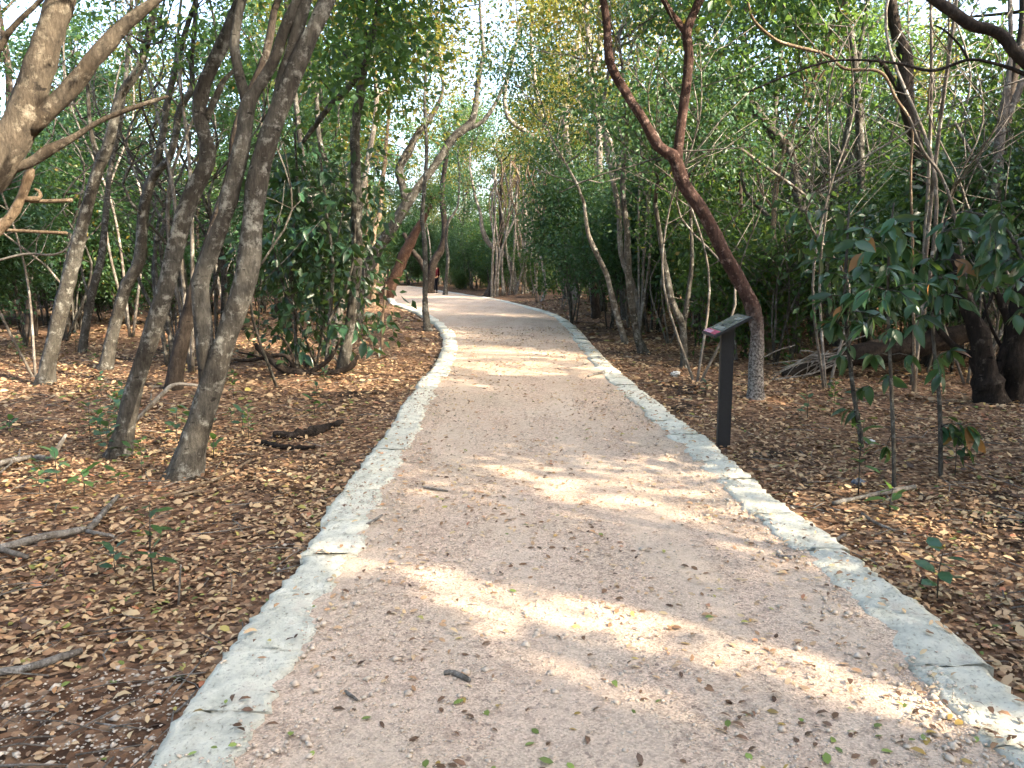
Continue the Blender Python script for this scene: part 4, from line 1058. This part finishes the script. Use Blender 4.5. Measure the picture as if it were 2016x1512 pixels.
sign = empty('sign', (sx, sy, sz), 'black interpretive sign with a tilted panel on a single post beside the path', 'sign')
o = link('post', box_bm((-0.055, -0.035, -0.3), (0.060, 0.035, 1.12), 0.006), BLACK, sign)
# tilted frame of reference: slope axis up to the right, width along the path
tl = math.atan2(0.17, 0.32); ln_ = 0.37
Mt = Matrix.Translation((-0.015, 0.0, 1.125)) @ Matrix.Rotation(-tl, 4, 'Y')
def tilt_box(name, lo, hi, mat, bev=0.003, parent=sign):
    me = box_bm(lo, hi, bev); me.transform(Mt)
    return link(name, me, mat, parent)
panel = tilt_box('panel', (-ln_ / 2, -0.235, -0.022), (ln_ / 2, 0.235, 0.0), BLACK, 0.004)
tilt_box('panel_face', (-ln_ / 2 + 0.018, -0.215, 0.0005), (ln_ / 2 - 0.018, 0.215, 0.003), FACE, 0, panel)
tilt_box('title_strip', (-ln_ / 2 + 0.018, -0.215, 0.0055), (-ln_ / 2 + 0.075, 0.215, 0.006), MAG, 0, panel)
tilt_box('title_block', (-ln_ / 2 + 0.020, -0.05, 0.0065), (-ln_ / 2 + 0.062, 0.215, 0.007), PINK, 0, panel)
tilt_box('picture', (0.02, -0.09, 0.0055), (0.065, 0.03, 0.006), PHOTO_D, 0, panel)
tilt_box('picture', (-0.02, -0.02, 0.0055), (0.01, 0.06, 0.006), PHOTO_D, 0, panel)
tilt_box('picture', (0.085, -0.15, 0.0055), (0.125, 0.0, 0.006), PHOTO_L, 0, panel)
tilt_box('picture', (-0.09, -0.16, 0.0055), (-0.04, 0.1, 0.006), PHOTO_L, 0, panel)
tilt_box('bracket', (-0.09, -0.03, -0.04), (0.09, 0.03, -0.022), BLACK, 0.003)

# ------------------------------------------------------------------ person at the end of the path
pb = G(857, 577.5, 0.0)
pb[2] = 0.0
person = empty('person', pb, 'person in a dark red top and dark trousers walking away at the far path end', 'person')
person.rotation_euler.z = R(20)
SKIN = plain('skin', (0.30, 0.17, 0.11), 0.5, 0.3, 0.1)
RED = plain('red_cloth', (0.05, 0.007, 0.012), 0.85, 0.1, 0.3)
NAVY = plain('dark_trousers', (0.012, 0.014, 0.022), 0.85, 0.1, 0.3)
HAIR = plain('dark_hair', (0.012, 0.009, 0.007), 0.5, 0.3, 0.3)
SHOE = plain('dark_shoe', (0.03, 0.028, 0.026), 0.6, 0.3, 0.3)
def skinned(name, verts, edges, radii, mat, parent, root=0, sub=2):
    me = bpy.data.meshes.new(name)
    me.from_pydata(verts, edges, [])
    o = link(name, me, mat, parent)
    md = o.modifiers.new('skin', 'SKIN'); md.use_smooth_shade = True
    if not me.skin_vertices: return o
    for k, v in enumerate(me.skin_vertices[0].data):
        rr = radii[k]; v.radius = rr if isinstance(rr, tuple) else (rr, rr)
        v.use_root = (k == root)
    s_ = o.modifiers.new('sub', 'SUBSURF'); s_.levels = sub; s_.render_levels = sub
    return o
sk_v = [(0, 0, .93), (0, 0, 1.15), (0, 0, 1.36), (0, -.01, 1.44), (0, .01, 1.53), (0, .02, 1.62), (0, .015, 1.68),
        (.17, 0, 1.36), (.24, .04, 1.10), (.22, .16, .90), (.215, .19, .82),
        (-.17, 0, 1.36), (-.24, -.06, 1.10), (-.25, -.02, .87), (-.25, .0, .79),
        (.09, 0, .88), (.10, .13, .50), (.10, .02, .10), (.10, .14, .04),
        (-.09, 0, .88), (-.10, -.06, .50), (-.10, -.26, .13), (-.10, -.16, .05)]
sk_e = [(0, 1), (1, 2), (2, 3), (3, 4), (4, 5), (5, 6), (2, 7), (7, 8), (8, 9), (9, 10), (2, 11), (11, 12), (12, 13), (13, 14), (0, 15), (15, 16), (16, 17), (17, 18), (0, 19), (19, 20), (20, 21), (21, 22)]
sk_r = [(.14, .10), (.125, .09), (.13, .085), .05, (.072, .085), (.075, .09), (.05, .06), .05, .04, .032, (.04, .02), .05, .04, .032, (.04, .02), .08, .055, .04, .04, .08, .055, .04, .04]
skinned('body', sk_v, sk_e, sk_r, SKIN, person)
sh_v = [(0, 0, .86), (0, 0, 1.12), (0, 0, 1.37), (.175, 0, 1.37), (.245, .04, 1.10), (.225, .14, .93), (-.175, 0, 1.37), (-.245, -.06, 1.10), (-.25, -.03, .90)]
skinned('shirt', sh_v, [(0, 1), (1, 2), (2, 3), (3, 4), (4, 5), (2, 6), (6, 7), (7, 8)], [(.175, .13), (.155, .115), (.15, .11), .07, .058, .05, .07, .058, .05], RED, person)
tr_v = [(0, 0, .94), (.09, 0, .84), (.10, .13, .50), (.10, .03, .11), (-.09, 0, .84), (-.10, -.06, .50), (-.10, -.25, .14)]
skinned('trousers', tr_v, [(0, 1), (1, 2), (2, 3), (0, 4), (4, 5), (5, 6)], [(.16, .12), .10, .075, .062, .10, .075, .062], NAVY, person)
skinned('hair', [(0, -.03, 1.50), (0, -.02, 1.60), (0, .0, 1.69)], [(0, 1), (1, 2)], [(.075, .06), (.088, .085), (.07, .07)], HAIR, person)
for sx_, yy, zz in ((.10, .08, .045), (-.10, -.22, .07)):
    skinned('shoe', [(sx_, yy - .09, zz), (sx_, yy + .06, zz), (sx_, yy + .14, zz - .008)], [(0, 1), (1, 2)], [(.045, .045), (.048, .04), (.035, .025)], SHOE, person)
hd = [(.0, .105, 1.60)]
skinned('nose', [(0, .10, 1.61), (0, .125, 1.585)], [(0, 1)], [.014, .016], SKIN, person, sub=1)

# scraps of litter
def crumple(px, py, rpx, mat, name, label, cat):
    import bmesh
    bm = bmesh.new(); bmesh.ops.create_icosphere(bm, subdivisions=3, radius=1)
    for v in bm.verts: v.co *= random.uniform(0.6, 1.15); v.co.z *= 0.6
    me = bpy.data.meshes.new(name); bm.to_mesh(me); bm.free()
    g = G(px, py, -.06); r_ = rpx * g[1] / F
    me.transform(Matrix.Scale(r_, 4))
    g[2] = float(gz(g[0], g[1])[0]) + r_ * 0.45
    tag(link(name, me, mat, None, g), label, cat)
WPAPER = plain('white_paper', (0.62, 0.62, 0.60), 0.7, 0.2, 0.2)
crumple(1690, 955, 13, plain('blue_grey_wrap', (0.14, 0.16, 0.20), 0.5, 0.4, 0.5), 'crumpled_wrapper', 'crumpled blue grey wrapper in the litter below the saplings', 'litter')
crumple(1330, 742, 10, WPAPER, 'crumpled_paper', 'crumpled white paper on the litter left of the sign post', 'litter')
crumple(1714, 872, 9, WPAPER, 'crumpled_paper', 'white paper scrap between the sapling stems', 'litter')
crumple(774, 602, 7, WPAPER, 'white_block', 'small whitish block at the far end of the left kerb', 'stone')

# ------------------------------------------------------------------ the woods
def ok_spot(x, y, dmin=0.9, inframe_min=13.5):
    if in_poly(np.array([x]), np.array([y]), polyC)[0] or dist_edge(x, y)[0] < dmin: return False
    if 0 < y < inframe_min and abs(x) < 0.63 * y + 1.0: return False
    if 9 < y < 33 and 705 < 1008 + F * x / y < 985: return False            # the view up the path stays open
    if any((x - b[0]) ** 2 + (y - b[1]) ** 2 < 0.5 for b in BASES): return False
    return True
cnt = 0
tries = 0
spots = []
while cnt < 205 and tries < 8000:
    tries += 1
    y = 10 + 56 * rng.random() ** 0.8
    x = rng.uniform(-1, 1) * (0.63 * y + 6)
    if not ok_spot(x, y, 1.0): continue
    if any((x - a) ** 2 + (y - b) ** 2 < 1.6 for a, b in spots): continue
    spots.append((x, y)); cnt += 1
    if x < -1 and y > 20 and rng.random() < .18: continue
    near_c = abs(x / y) < 0.22
    vi = int(rng.choice([4, 5, 1, 6, 0], p=[.3, .25, .2, .15, .1])) if near_c and y > 24 else int(rng.choice(7, p=[.2, .13, .2, .2, .06, .05, .16]))
    place_tree(x, y, vi, float(rng.uniform(0.75, 1.15)), float(rng.uniform(0, 6.28)), unique=(x > 1.5 and y < 26))
for x, y, vi in [(-6, 50, 4), (-3, 53, 5), (0, 48, 4), (2.5, 52, 5), (5, 47, 4), (-1.5, 58, 0), (3.5, 58, 5), (7.5, 54, 4), (-9, 56, 0), (1, 43, 4), (4.2, 41, 5), (6.5, 38, 6), (-8.5, 50, 5), (9, 46, 0), (3, 36, 4), (5.2, 33, 6), (-6.5, 34, 6), (-8, 30, 0), (-5.2, 26, 1)]:
    if ok_spot(x, y, .8): place_tree(x, y, vi, float(rng.uniform(.95, 1.25)), float(rng.uniform(0, 6.28)), False)
for x, y, vi, sc in [(-4.9, 20.5, 5, 1.2), (3.0, 19, 4, 1.15), (3.4, 24, 5, 1.3), (3.0, 29, 4, 1.3), (-6.6, 27.5, 5, 1.4), (-7.6, 31.5, 4, 1.4), (4.6, 34, 5, 1.4), (-3.6, 16.5, 4, 1.1), (2.4, 35, 5, 1.35)]:
    if ok_spot(x, y, .5): place_tree(x, y, vi, sc, float(rng.uniform(0, 6.28)), False)
for x, y, vi, sc in [(-9.8, 47, 3, 1.3), (-11.5, 51, 2, 1.2), (-7.9, 62.5, 3, 1.4), (-10.5, 63, 2, 1.3), (-5.5, 63, 0, 1.3), (-12.8, 58, 3, 1.3), (-3.2, 60, 2, 1.2), (-9.2, 43, 3, 1.1), (-8.0, 40, 6, 1.1), (-14, 47, 2, 1.2), (-0.6, 56, 3, 1.3), (-2.2, 52, 3, 1.1), (-6.6, 66, 3, 1.5), (-9.4, 66, 3, 1.5), (-12.5, 66, 3, 1.4)]:
    if ok_spot(x, y, .6): place_tree(x, y, vi, sc, float(rng.uniform(0, 6.28)), False)
# trees out of view that shade the path from the sun's side
spots2 = []
tries = 0
while len(spots2) < 56 and tries < 4000:
    tries += 1
    x, y = rng.uniform(2.6, 20), rng.uniform(-13, 12)
    if not ok_spot(x, y, 1.2) or any((x - a) ** 2 + (y - b) ** 2 < 2.6 for a, b in spots2): continue
    spots2.append((x, y))
    place_tree(x, y, int(rng.choice([0, 2, 3, 6])), float(rng.uniform(0.85, 1.15)), float(rng.uniform(0, 6.28)), True)
spots3 = []
tries = 0
while len(spots3) < 22 and tries < 4000:
    tries += 1
    x, y = rng.uniform(-14, -2.6), rng.uniform(-12, 9)
    if not ok_spot(x, y, 1.2) or any((x - a) ** 2 + (y - b) ** 2 < 4 for a, b in spots3): continue
    spots3.append((x, y))
    place_tree(x, y, int(rng.choice([0, 2, 3, 6])), float(rng.uniform(0.85, 1.15)), float(rng.uniform(0, 6.28)), False)
# shrubs of the understory
def place_shrub(x, y, k, sc):
    v = SHR[k]
    z = float(gz(x, y)[0])
    far = 'far back' if y > 30 else 'in the understory'
    r = empty('shrub', (x, y, z), f'{SNAME[k]} {neighbour(x, y)}', 'shrub', SNAME[k] + f' kind {far} {zone(x, y)}')
    r.rotation_euler.z = rng.uniform(0, 6.28); r.scale = (sc, sc, sc * rng.uniform(.85, 1.2))
    link('stem', v.trunk, parent=r); link('foliage', v.crown, parent=r)
cnt = tries = 0
sp4 = []
while cnt < 275 and tries < 9000:
    tries += 1
    y = 13 + 52 * rng.random() ** 0.85
    x = rng.uniform(-1, 1) * (0.63 * y + 4)
    if not ok_spot(x, y, 1.3, 13): continue
    if any((x - a) ** 2 + (y - b) ** 2 < 0.9 for a, b in sp4): continue
    if y < 20 and x < 0 and rng.random() < 0.55: continue
    sp4.append((x, y)); cnt += 1
    place_shrub(x, y, int(rng.integers(0, 5)), float(rng.uniform(0.7, 1.25)))
for px, py, k, sc in [(1130, 640, 1, 1.0), (1200, 650, 4, 1.0), (1290, 660, 1, 1.05), (1350, 640, 4, 1.1), (1420, 650, 1, 1.0), (1180, 618, 3, 1.0), (1260, 625, 1, 1.2), (1340, 615, 3, 1.2), (1440, 615, 1, 1.2), (1520, 640, 4, 1.1),
                      (1600, 660, 0, 1.0), (1700, 690, 1, .9), (1780, 690, 3, .9), (1900, 720, 1, .9), (1990, 740, 4, .9), (1860, 670, 1, 1.1), (1960, 680, 3, 1.2), (1650, 640, 3, 1.2),
                      (60, 690, 1, .9), (-20, 700, 4, 1.0), (150, 660, 1, 1.0), (250, 650, 4, 1.0), (330, 650, 0, 1.1), (-60, 640, 3, 1.2), (60, 630, 1, 1.3), (200, 620, 3, 1.3), (420, 620, 1, 1.0), (300, 610, 1, 1.2)]:
    g = G(px, py, -.08); place_shrub(g[0], g[1], k, sc)
for x, y, k, sc in [(-7.9, 61.8, 1, 1.3), (-9.6, 62.2, 4, 1.3), (-6.2, 62, 1, 1.3), (-9.6, 53, 1, 1.1), (-8.7, 46, 4, 1.0), (-8.3, 42, 1, 1.0), (-3.6, 55, 1, 1.2), (-2.4, 50, 4, 1.1), (-1.2, 46.5, 3, 1.1), (-11, 57, 1, 1.3), (-5, 61, 4, 1.2), (-0.2, 52, 1, 1.2), (1.5, 49, 4, 1.2), (-7.6, 38.5, 4, .9)]:
    if ok_spot(x, y, .5): place_shrub(x, y, k, sc)
# bare thin saplings
def bare(nst, H, bm=BARK_PALE):
    T = Tubes()
    for k in range(nst):
        a = rng.uniform(0, 6.28); h = H * rng.uniform(.6, 1)
        e = np.array([math.cos(a), math.sin(a), 0]) * rng.uniform(.1, .9)
        P = np.array([[0, 0, -.1] + e * .05, e * .3 + [rng.normal(0, .16), rng.normal(0, .16), h * .3], e * .5 + [rng.normal(0, .24), rng.normal(0, .24), h * .55], e * .8 + [rng.normal(0, .3), rng.normal(0, .3), h * .78], e * 1.3 + [0, 0, h]])
        P2, r2 = T.add(P, [.022, .017, .013, .010, .004], 5, step=.3)
        for q in range(10):
            j = rng.integers(len(P2) // 4, len(P2)); a2 = rng.uniform(0, 6.28)
            d = np.array([math.cos(a2), math.sin(a2), rng.uniform(.2, 1.2)]) * rng.uniform(.3, 1.15)
            T.add([P2[j], P2[j] + d * .5 + rng.normal(0, .05, 3), P2[j] + d], [.008, .006, .003], 4)
    me = T.mesh('stem'); me.materials.append(bm)
    return me
TALL = None
BARE = [bare(2, 4.5), bare(3, 5.5), bare(1, 5, BARK_GREY), bare(4, 3.8, BARK_GREY)]
cnt = tries = 0
while cnt < 135 and tries < 9000:
    tries += 1
    y = 10.5 + 34 * rng.random() ** 1.3
    x = rng.uniform(-.8, 1) * (0.63 * y + 2)
    if not ok_spot(x, y, .8, 10.5) or (x < 0 and rng.random() < .6): continue
    cnt += 1
    o = link('bare_sapling', BARE[cnt % 4], None, None, (x, y, float(gz(x, y)[0])))
    o.rotation_euler.z = rng.uniform(0, 6.28)
    kind_ = ['forked', 'three stemmed', 'single', 'bushy'][cnt % 4]
    tag(o, f'{kind_} bare sapling {neighbour(x, y)}', 'sapling', f'{kind_} leafless saplings {zone(x, y)}')

for m_t in (bare(4, 8.5, BARK_GREY), bare(3, 9.5, BARK_PALE)):
    cnt = tries = 0
    while cnt < 13 and tries < 3000:
        tries += 1
        y = 11 + 18 * rng.random(); x = rng.uniform(-1, 1) * .66 * y
        if not ok_spot(x, y, 1.0, 10.5): continue
        cnt += 1
        o = link('bare_tree', m_t, None, None, (x, y, float(gz(x, y)[0])))
        o.rotation_euler.z = rng.uniform(0, 6.28); o.scale = (1.6, 1.6, 1)
        wd = 'grey' if m_t.materials[0] is BARK_GREY else 'pale'
        tag(o, f'tall {wd} leafless tree {neighbour(x, y)}', 'tree', f'tall {wd} leafless trees {zone(x, y)}')

# far woods: one mass beyond the trees that can be told apart
n = 120000
ang = np.where(rng.random(n) < .62, rng.uniform(-1.05, 1.05, n), rng.uniform(1.05, 5.23, n)); rad_ = np.where(np.cos(ang) > .49, rng.uniform(66, 92, n), rng.uniform(36, 50, n))
hh = rng.beta(1.0, 1.3, n) * (8.0 + 2.2 * np.sin(ang * 17) + 1.6 * np.sin(ang * 41 + 2))
P = np.column_stack([np.sin(ang) * rad_, np.cos(ang) * rad_, np.maximum(hh, 0.0)])
P += rng.normal(0, .4, P.shape)
V, Tr = leaf_quads(P, rng.normal(0, 1, (n, 3)), rng.normal(0, .6, (n, 3)) + [0, 0, .6], rng.uniform(.3, .6, n), rng.uniform(.2, .34, n))
tag(link('far_woods', mesh('far_woods', V, tris=Tr), LEAF_DARK), 'mass of dark woods beyond the last trees', None, None, 'stuff')

# ------------------------------------------------------------------ leaf litter, gravel, fallen leaves
def frame_pts(n, y0, y1, pw=1.0):
    y = y0 + (y1 - y0) * rng.random(n) ** pw
    x = rng.uniform(-1, 1, n) * (0.66 * y + 0.8)
    return x, y
LX, LY, LS = [], [], []
for n, y0, y1, s_ in ((40000, 1.6, 4.5, .039), (50000, 4.5, 9, .044), (40000, 9, 17, .066), (26000, 17, 36, .12)):
    x, y = frame_pts(n, y0, y1)
    LX.append(x); LY.append(y); LS.append(np.full(n, s_))
x, y, s_ = np.concatenate(LX), np.concatenate(LY), np.concatenate(LS)
kp = ~in_poly(x, y, polyC)
soil = np.array([G(*p)[:2] for p in ((-200, 1420), (60, 1330), (190, 1290), (330, 1290), (400, 1370), (290, 1512), (-200, 1700))])
kp &= ~(in_poly(x, y, soil) & (rng.random(len(x)) < 0.80))
kp &= rng.random(len(x)) < np.clip(0.62 + 0.5 * wob(x * 1.5 + 2, y * 1.5), 0.12, 1)
x, y, s_ = x[kp], y[kp], s_[kp]
z = gz(x, y) + rng.uniform(0.002, 0.022, len(x))
a = rng.uniform(0, 6.28, len(x))
D = np.column_stack([np.cos(a), np.sin(a), rng.normal(0, .22, len(x))])
Nn = np.column_stack([rng.normal(0, .35, len(x)), rng.normal(0, .35, len(x)), np.ones(len(x))])
l = s_ * np.clip(np.exp(rng.normal(-.08, .33, len(x))), .4, 2.0)
V, Tr = leaf6(np.column_stack([x, y, z]), D, Nn, l, l * rng.uniform(.38, .62, len(x)), rng.normal(0.10, .12, len(x)))
tag(link('leaf_litter', mesh('leaf_litter', V, tris=Tr), LEAF_DRY), 'carpet of dry brown fallen leaves on the forest floor', None, None, 'stuff')

T = Tubes()
n = 1500
x, y = frame_pts(n, 1.8, 16, 1.3)
kp = ~in_poly(x, y, polyC); x, y = x[kp], y[kp]
z = gz(x, y) + .018
for a, b, c in zip(x, y, z):
    th = rng.uniform(0, 6.28); ln = rng.uniform(.06, .4); d = np.array([math.cos(th), math.sin(th), rng.normal(0, .06)]) * ln
    r0 = rng.uniform(.0015, .005)
    T.add([[a, b, c], np.array([a, b, c]) + d * .5 + np.append(rng.normal(0, .02, 2), .008), np.array([a, b, c]) + d], [r0, r0 * .9, r0 * .5], 4)
tag(link('twig_litter', T.mesh('twig_litter'), WOOD_GREY), 'small twigs strewn over the leaf litter', None, None, 'stuff')

def pebbles(x, y, z, r):
    base = np.array([[1, 0, 0], [-.9, .2, 0], [.1, 1, .05], [-.1, -1, 0], [0, .1, .75], [.05, 0, -.6]])
    n = len(x)
    B = base[None] * (1 + rng.normal(0, .22, (n, 6, 3)))
    a = rng.uniform(0, 6.28, n); c, s__ = np.cos(a)[:, None], np.sin(a)[:, None]
    X = B[..., 0] * c - B[..., 1] * s__; Y = B[..., 0] * s__ + B[..., 1] * c
    V = np.stack([X, Y, B[..., 2] * rng.uniform(.6, 1, n)[:, None]], -1) * r[:, None, None] + np.stack([x, y, z], -1)[:, None]
    f = np.array([[0, 2, 4], [2, 1, 4], [1, 3, 4], [3, 0, 4], [2, 0, 5], [1, 2, 5], [3, 1, 5], [0, 3, 5]])
    return V.reshape(-1, 3), (np.arange(n)[:, None, None] * 6 + f[None]).reshape(-1, 3)
n = 80000
y = 1.7 + 8.5 * rng.random(n) ** 1.7; x = rng.uniform(-1.6, 1.8, n)
kp = in_poly(x, y, polyC); x, y = x[kp], y[kp]
de = dist_edge(x, y)
kp = rng.random(len(x)) < np.clip(0.26 + 0.55 * wob(x * 3, y * 2.2) + 0.22 * np.exp(-((de - .42) / .16) ** 2) - (de < .25) * .25, 0.03, 1)
x, y, de = x[kp], y[kp], de[kp]
r_ = 0.0040 * np.exp(rng.normal(0, .55, len(x))) * (1 + .45 * np.exp(-((de - .40) / .15) ** 2))
V, Tr = pebbles(x, y, path_z(x, y) + (de < .3) * .010 + r_ * .15, np.minimum(r_, .022))
tag(link('gravel', mesh('gravel', V, tris=Tr), PEBBLE), 'loose pink gravel over the path', None, None, 'stuff')
n = 5000
q = rng.integers(0, 420, n)
E = np.where(rng.random(n)[:, None] < .5, LO[q], RO[q])
x = E[:, 0] + rng.normal(0, .22, n); y = E[:, 1] + rng.normal(0, .22, n)
ang = rng.uniform(0, 1, (1600, 2)); lo, hi = soil.min(0), soil.max(0)
x = np.concatenate([x, lo[0] + ang[:, 0] * (hi[0] - lo[0])]); y = np.concatenate([y, lo[1] + ang[:, 1] * (hi[1] - lo[1])])
kp = (~in_poly(x, y, polyC)) & (y > 1.2) & (y < 22); x, y = x[kp], y[kp]
kp = (rng.random(len(x)) < np.clip(.25 + .7 * wob(x * 2.3, y * 1.9 + 3), .05, 1)) | in_poly(x, y, soil); x, y = x[kp], y[kp]
r_ = 0.005 * np.exp(rng.normal(0, .55, len(x)))
V, Tr = pebbles(x, y, gz(x, y) + .008 + r_ * .3, np.minimum(r_, .03))
tag(link('pale_pebbles', mesh('pale_pebbles', V, tris=Tr), WHITE_STONE), 'scattered pale pebbles along the kerb feet', None, None, 'stuff')

# larger loose stones
import bmesh
SM = []
for k in range(4):
    bm = bmesh.new(); bmesh.ops.create_icosphere(bm, subdivisions=2, radius=1)
    for v in bm.verts: v.co = Vector((v.co.x * random.uniform(.8, 1.1), v.co.y * random.uniform(.6, .85), v.co.z * random.uniform(.45, .6)))
    me = bpy.data.meshes.new('loose_stone'); bm.to_mesh(me); bm.free(); me.materials.append(PEBBLE); SM.append(me)
for k in range(44):
    q = int(rng.integers(0, 420)); side = LI if rng.random() < .5 else RI
    if not 1.7 < side[q, 1] < 9: continue
    p = side[q] + rng.normal(0, .09, 2) + (np.array([.06, 0]) if side is LI else np.array([-.06, 0]))
    r_ = float(rng.uniform(.010, .022))
    o = link('loose_stone', SM[k % 4], None, None, (p[0], p[1], float(path_z(p[0], p[1])) + r_ * .35))
    o.scale = (r_, r_, r_); o.rotation_euler.z = rng.uniform(0, 6.28)
    sd_w = 'left' if side is LI else 'right'
    tag(o, f'small loose pink stone along the inner edge of the {sd_w} kerb', 'stone', f'loose stones along the {sd_w} kerb')
# leaves fallen on the path: the nearest ones singly, the rest as one scatter
def fall_mesh(mat, L, wd, curl):
    V, Tr = leaf6(np.zeros((1, 3)), np.array([[1.0, 0, 0]]), np.array([[0, 0, 1.0]]), L, wd, curl)
    me = mesh('fallen_leaf', V, tris=Tr); me.materials.append(mat)
    return me
FM = {'brown': [fall_mesh(LEAF_FALL_BROWN, .046, .02, .22), fall_mesh(LEAF_FALL_BROWN, .038, .022, .12), fall_mesh(LEAF_FALL_BROWN, .05, .017, .3)],
      'green': [fall_mesh(LEAF_FALL_GREEN, .046, .026, .06), fall_mesh(LEAF_FALL_GREEN, .038, .022, .1)],
      'ochre': [fall_mesh(LEAF_FALL_OCHRE, .042, .022, .12), fall_mesh(LEAF_FALL_OCHRE, .05, .024, .2)]}
n = 11500
y = 1.7 + 19 * rng.random(n) ** 1.1; x = rng.uniform(-1.7, 1.9, n)
kp = in_poly(x, y, polyC); x, y = x[kp], y[kp]
de = dist_edge(x, y)
kp = rng.random(len(x)) < np.clip(.5 + .55 * wob(x * 2.2 + 1, y * 1.4), .08, 1); x, y, de = x[kp], y[kp], de[kp]
o_ = np.argsort(y); x, y, de = x[o_], y[o_], de[o_]
z = path_z(x, y) + .004 + (de < .30) * .016
k0 = 300
inview = np.abs(x) < 0.63 * y + .02
first = np.nonzero(inview)[0][:k0]
for i_ in first:
    c = rng.choice(['brown', 'green', 'ochre'], p=[.56, .24, .20])
    me = FM[c][rng.integers(0, len(FM[c]))]
    where = 'kerb stones' if de[i_] < .30 else 'gravel path'
    o = link('fallen_leaf', me, None, None, (x[i_], y[i_], z[i_]))
    o.rotation_euler = (rng.normal(0, .25), rng.normal(0, .2), rng.uniform(0, 6.28))
    s_ = rng.uniform(.6, 1.15); o.scale = (s_, s_, s_)
    word = {'brown': 'curled dark brown', 'green': 'yellow green', 'ochre': 'ochre yellow'}[c]
    tag(o, f'{word} fallen leaf lying on the {where}', 'leaf', f'{word} fallen leaves on the {where}')
rest = np.setdiff1d(np.arange(len(x)), first)
x, y, z = x[rest], y[rest], z[rest]
a = rng.uniform(0, 6.28, len(x))
l = .042 * rng.uniform(.55, 1.15, len(x)) * (1 + .02 * y)
V, Tr = leaf6(np.column_stack([x, y, z]), np.column_stack([np.cos(a), np.sin(a), rng.normal(0, .15, len(x))]), np.column_stack([rng.normal(0, .3, len(x)), rng.normal(0, .3, len(x)), np.ones(len(x))]), l, l * .45, rng.normal(.15, .1, len(x)))
tag(link('scattered_leaves', mesh('scattered_leaves', V, tris=Tr), LEAF_DRY), 'small dry leaves scattered farther up the path', None, None, 'stuff')
# same words on several: say which, counted along the row
bpy.context.view_layer.update()
by = {}
for o in bpy.data.objects:
    if o.parent is None and o.get('category') in ('tree', 'shrub', 'sapling', 'plant') and 'out of view' not in o['label']:
        by.setdefault(o['label'], []).append(o)
ORD = 'first second third fourth fifth sixth seventh eighth ninth tenth eleventh twelfth'.split()
for lb, os_ in by.items():
    if len(os_) > 1:
        os_.sort(key=lambda o: to_px(o.location.x, o.location.y)[0])
        for k, o in enumerate(os_[:12]): o['label'] = f'{lb}, {ORD[k]} from left'
print('TRIS', sum(len(m.polygons) for m in bpy.data.meshes), 'OBJ', len(bpy.data.objects))
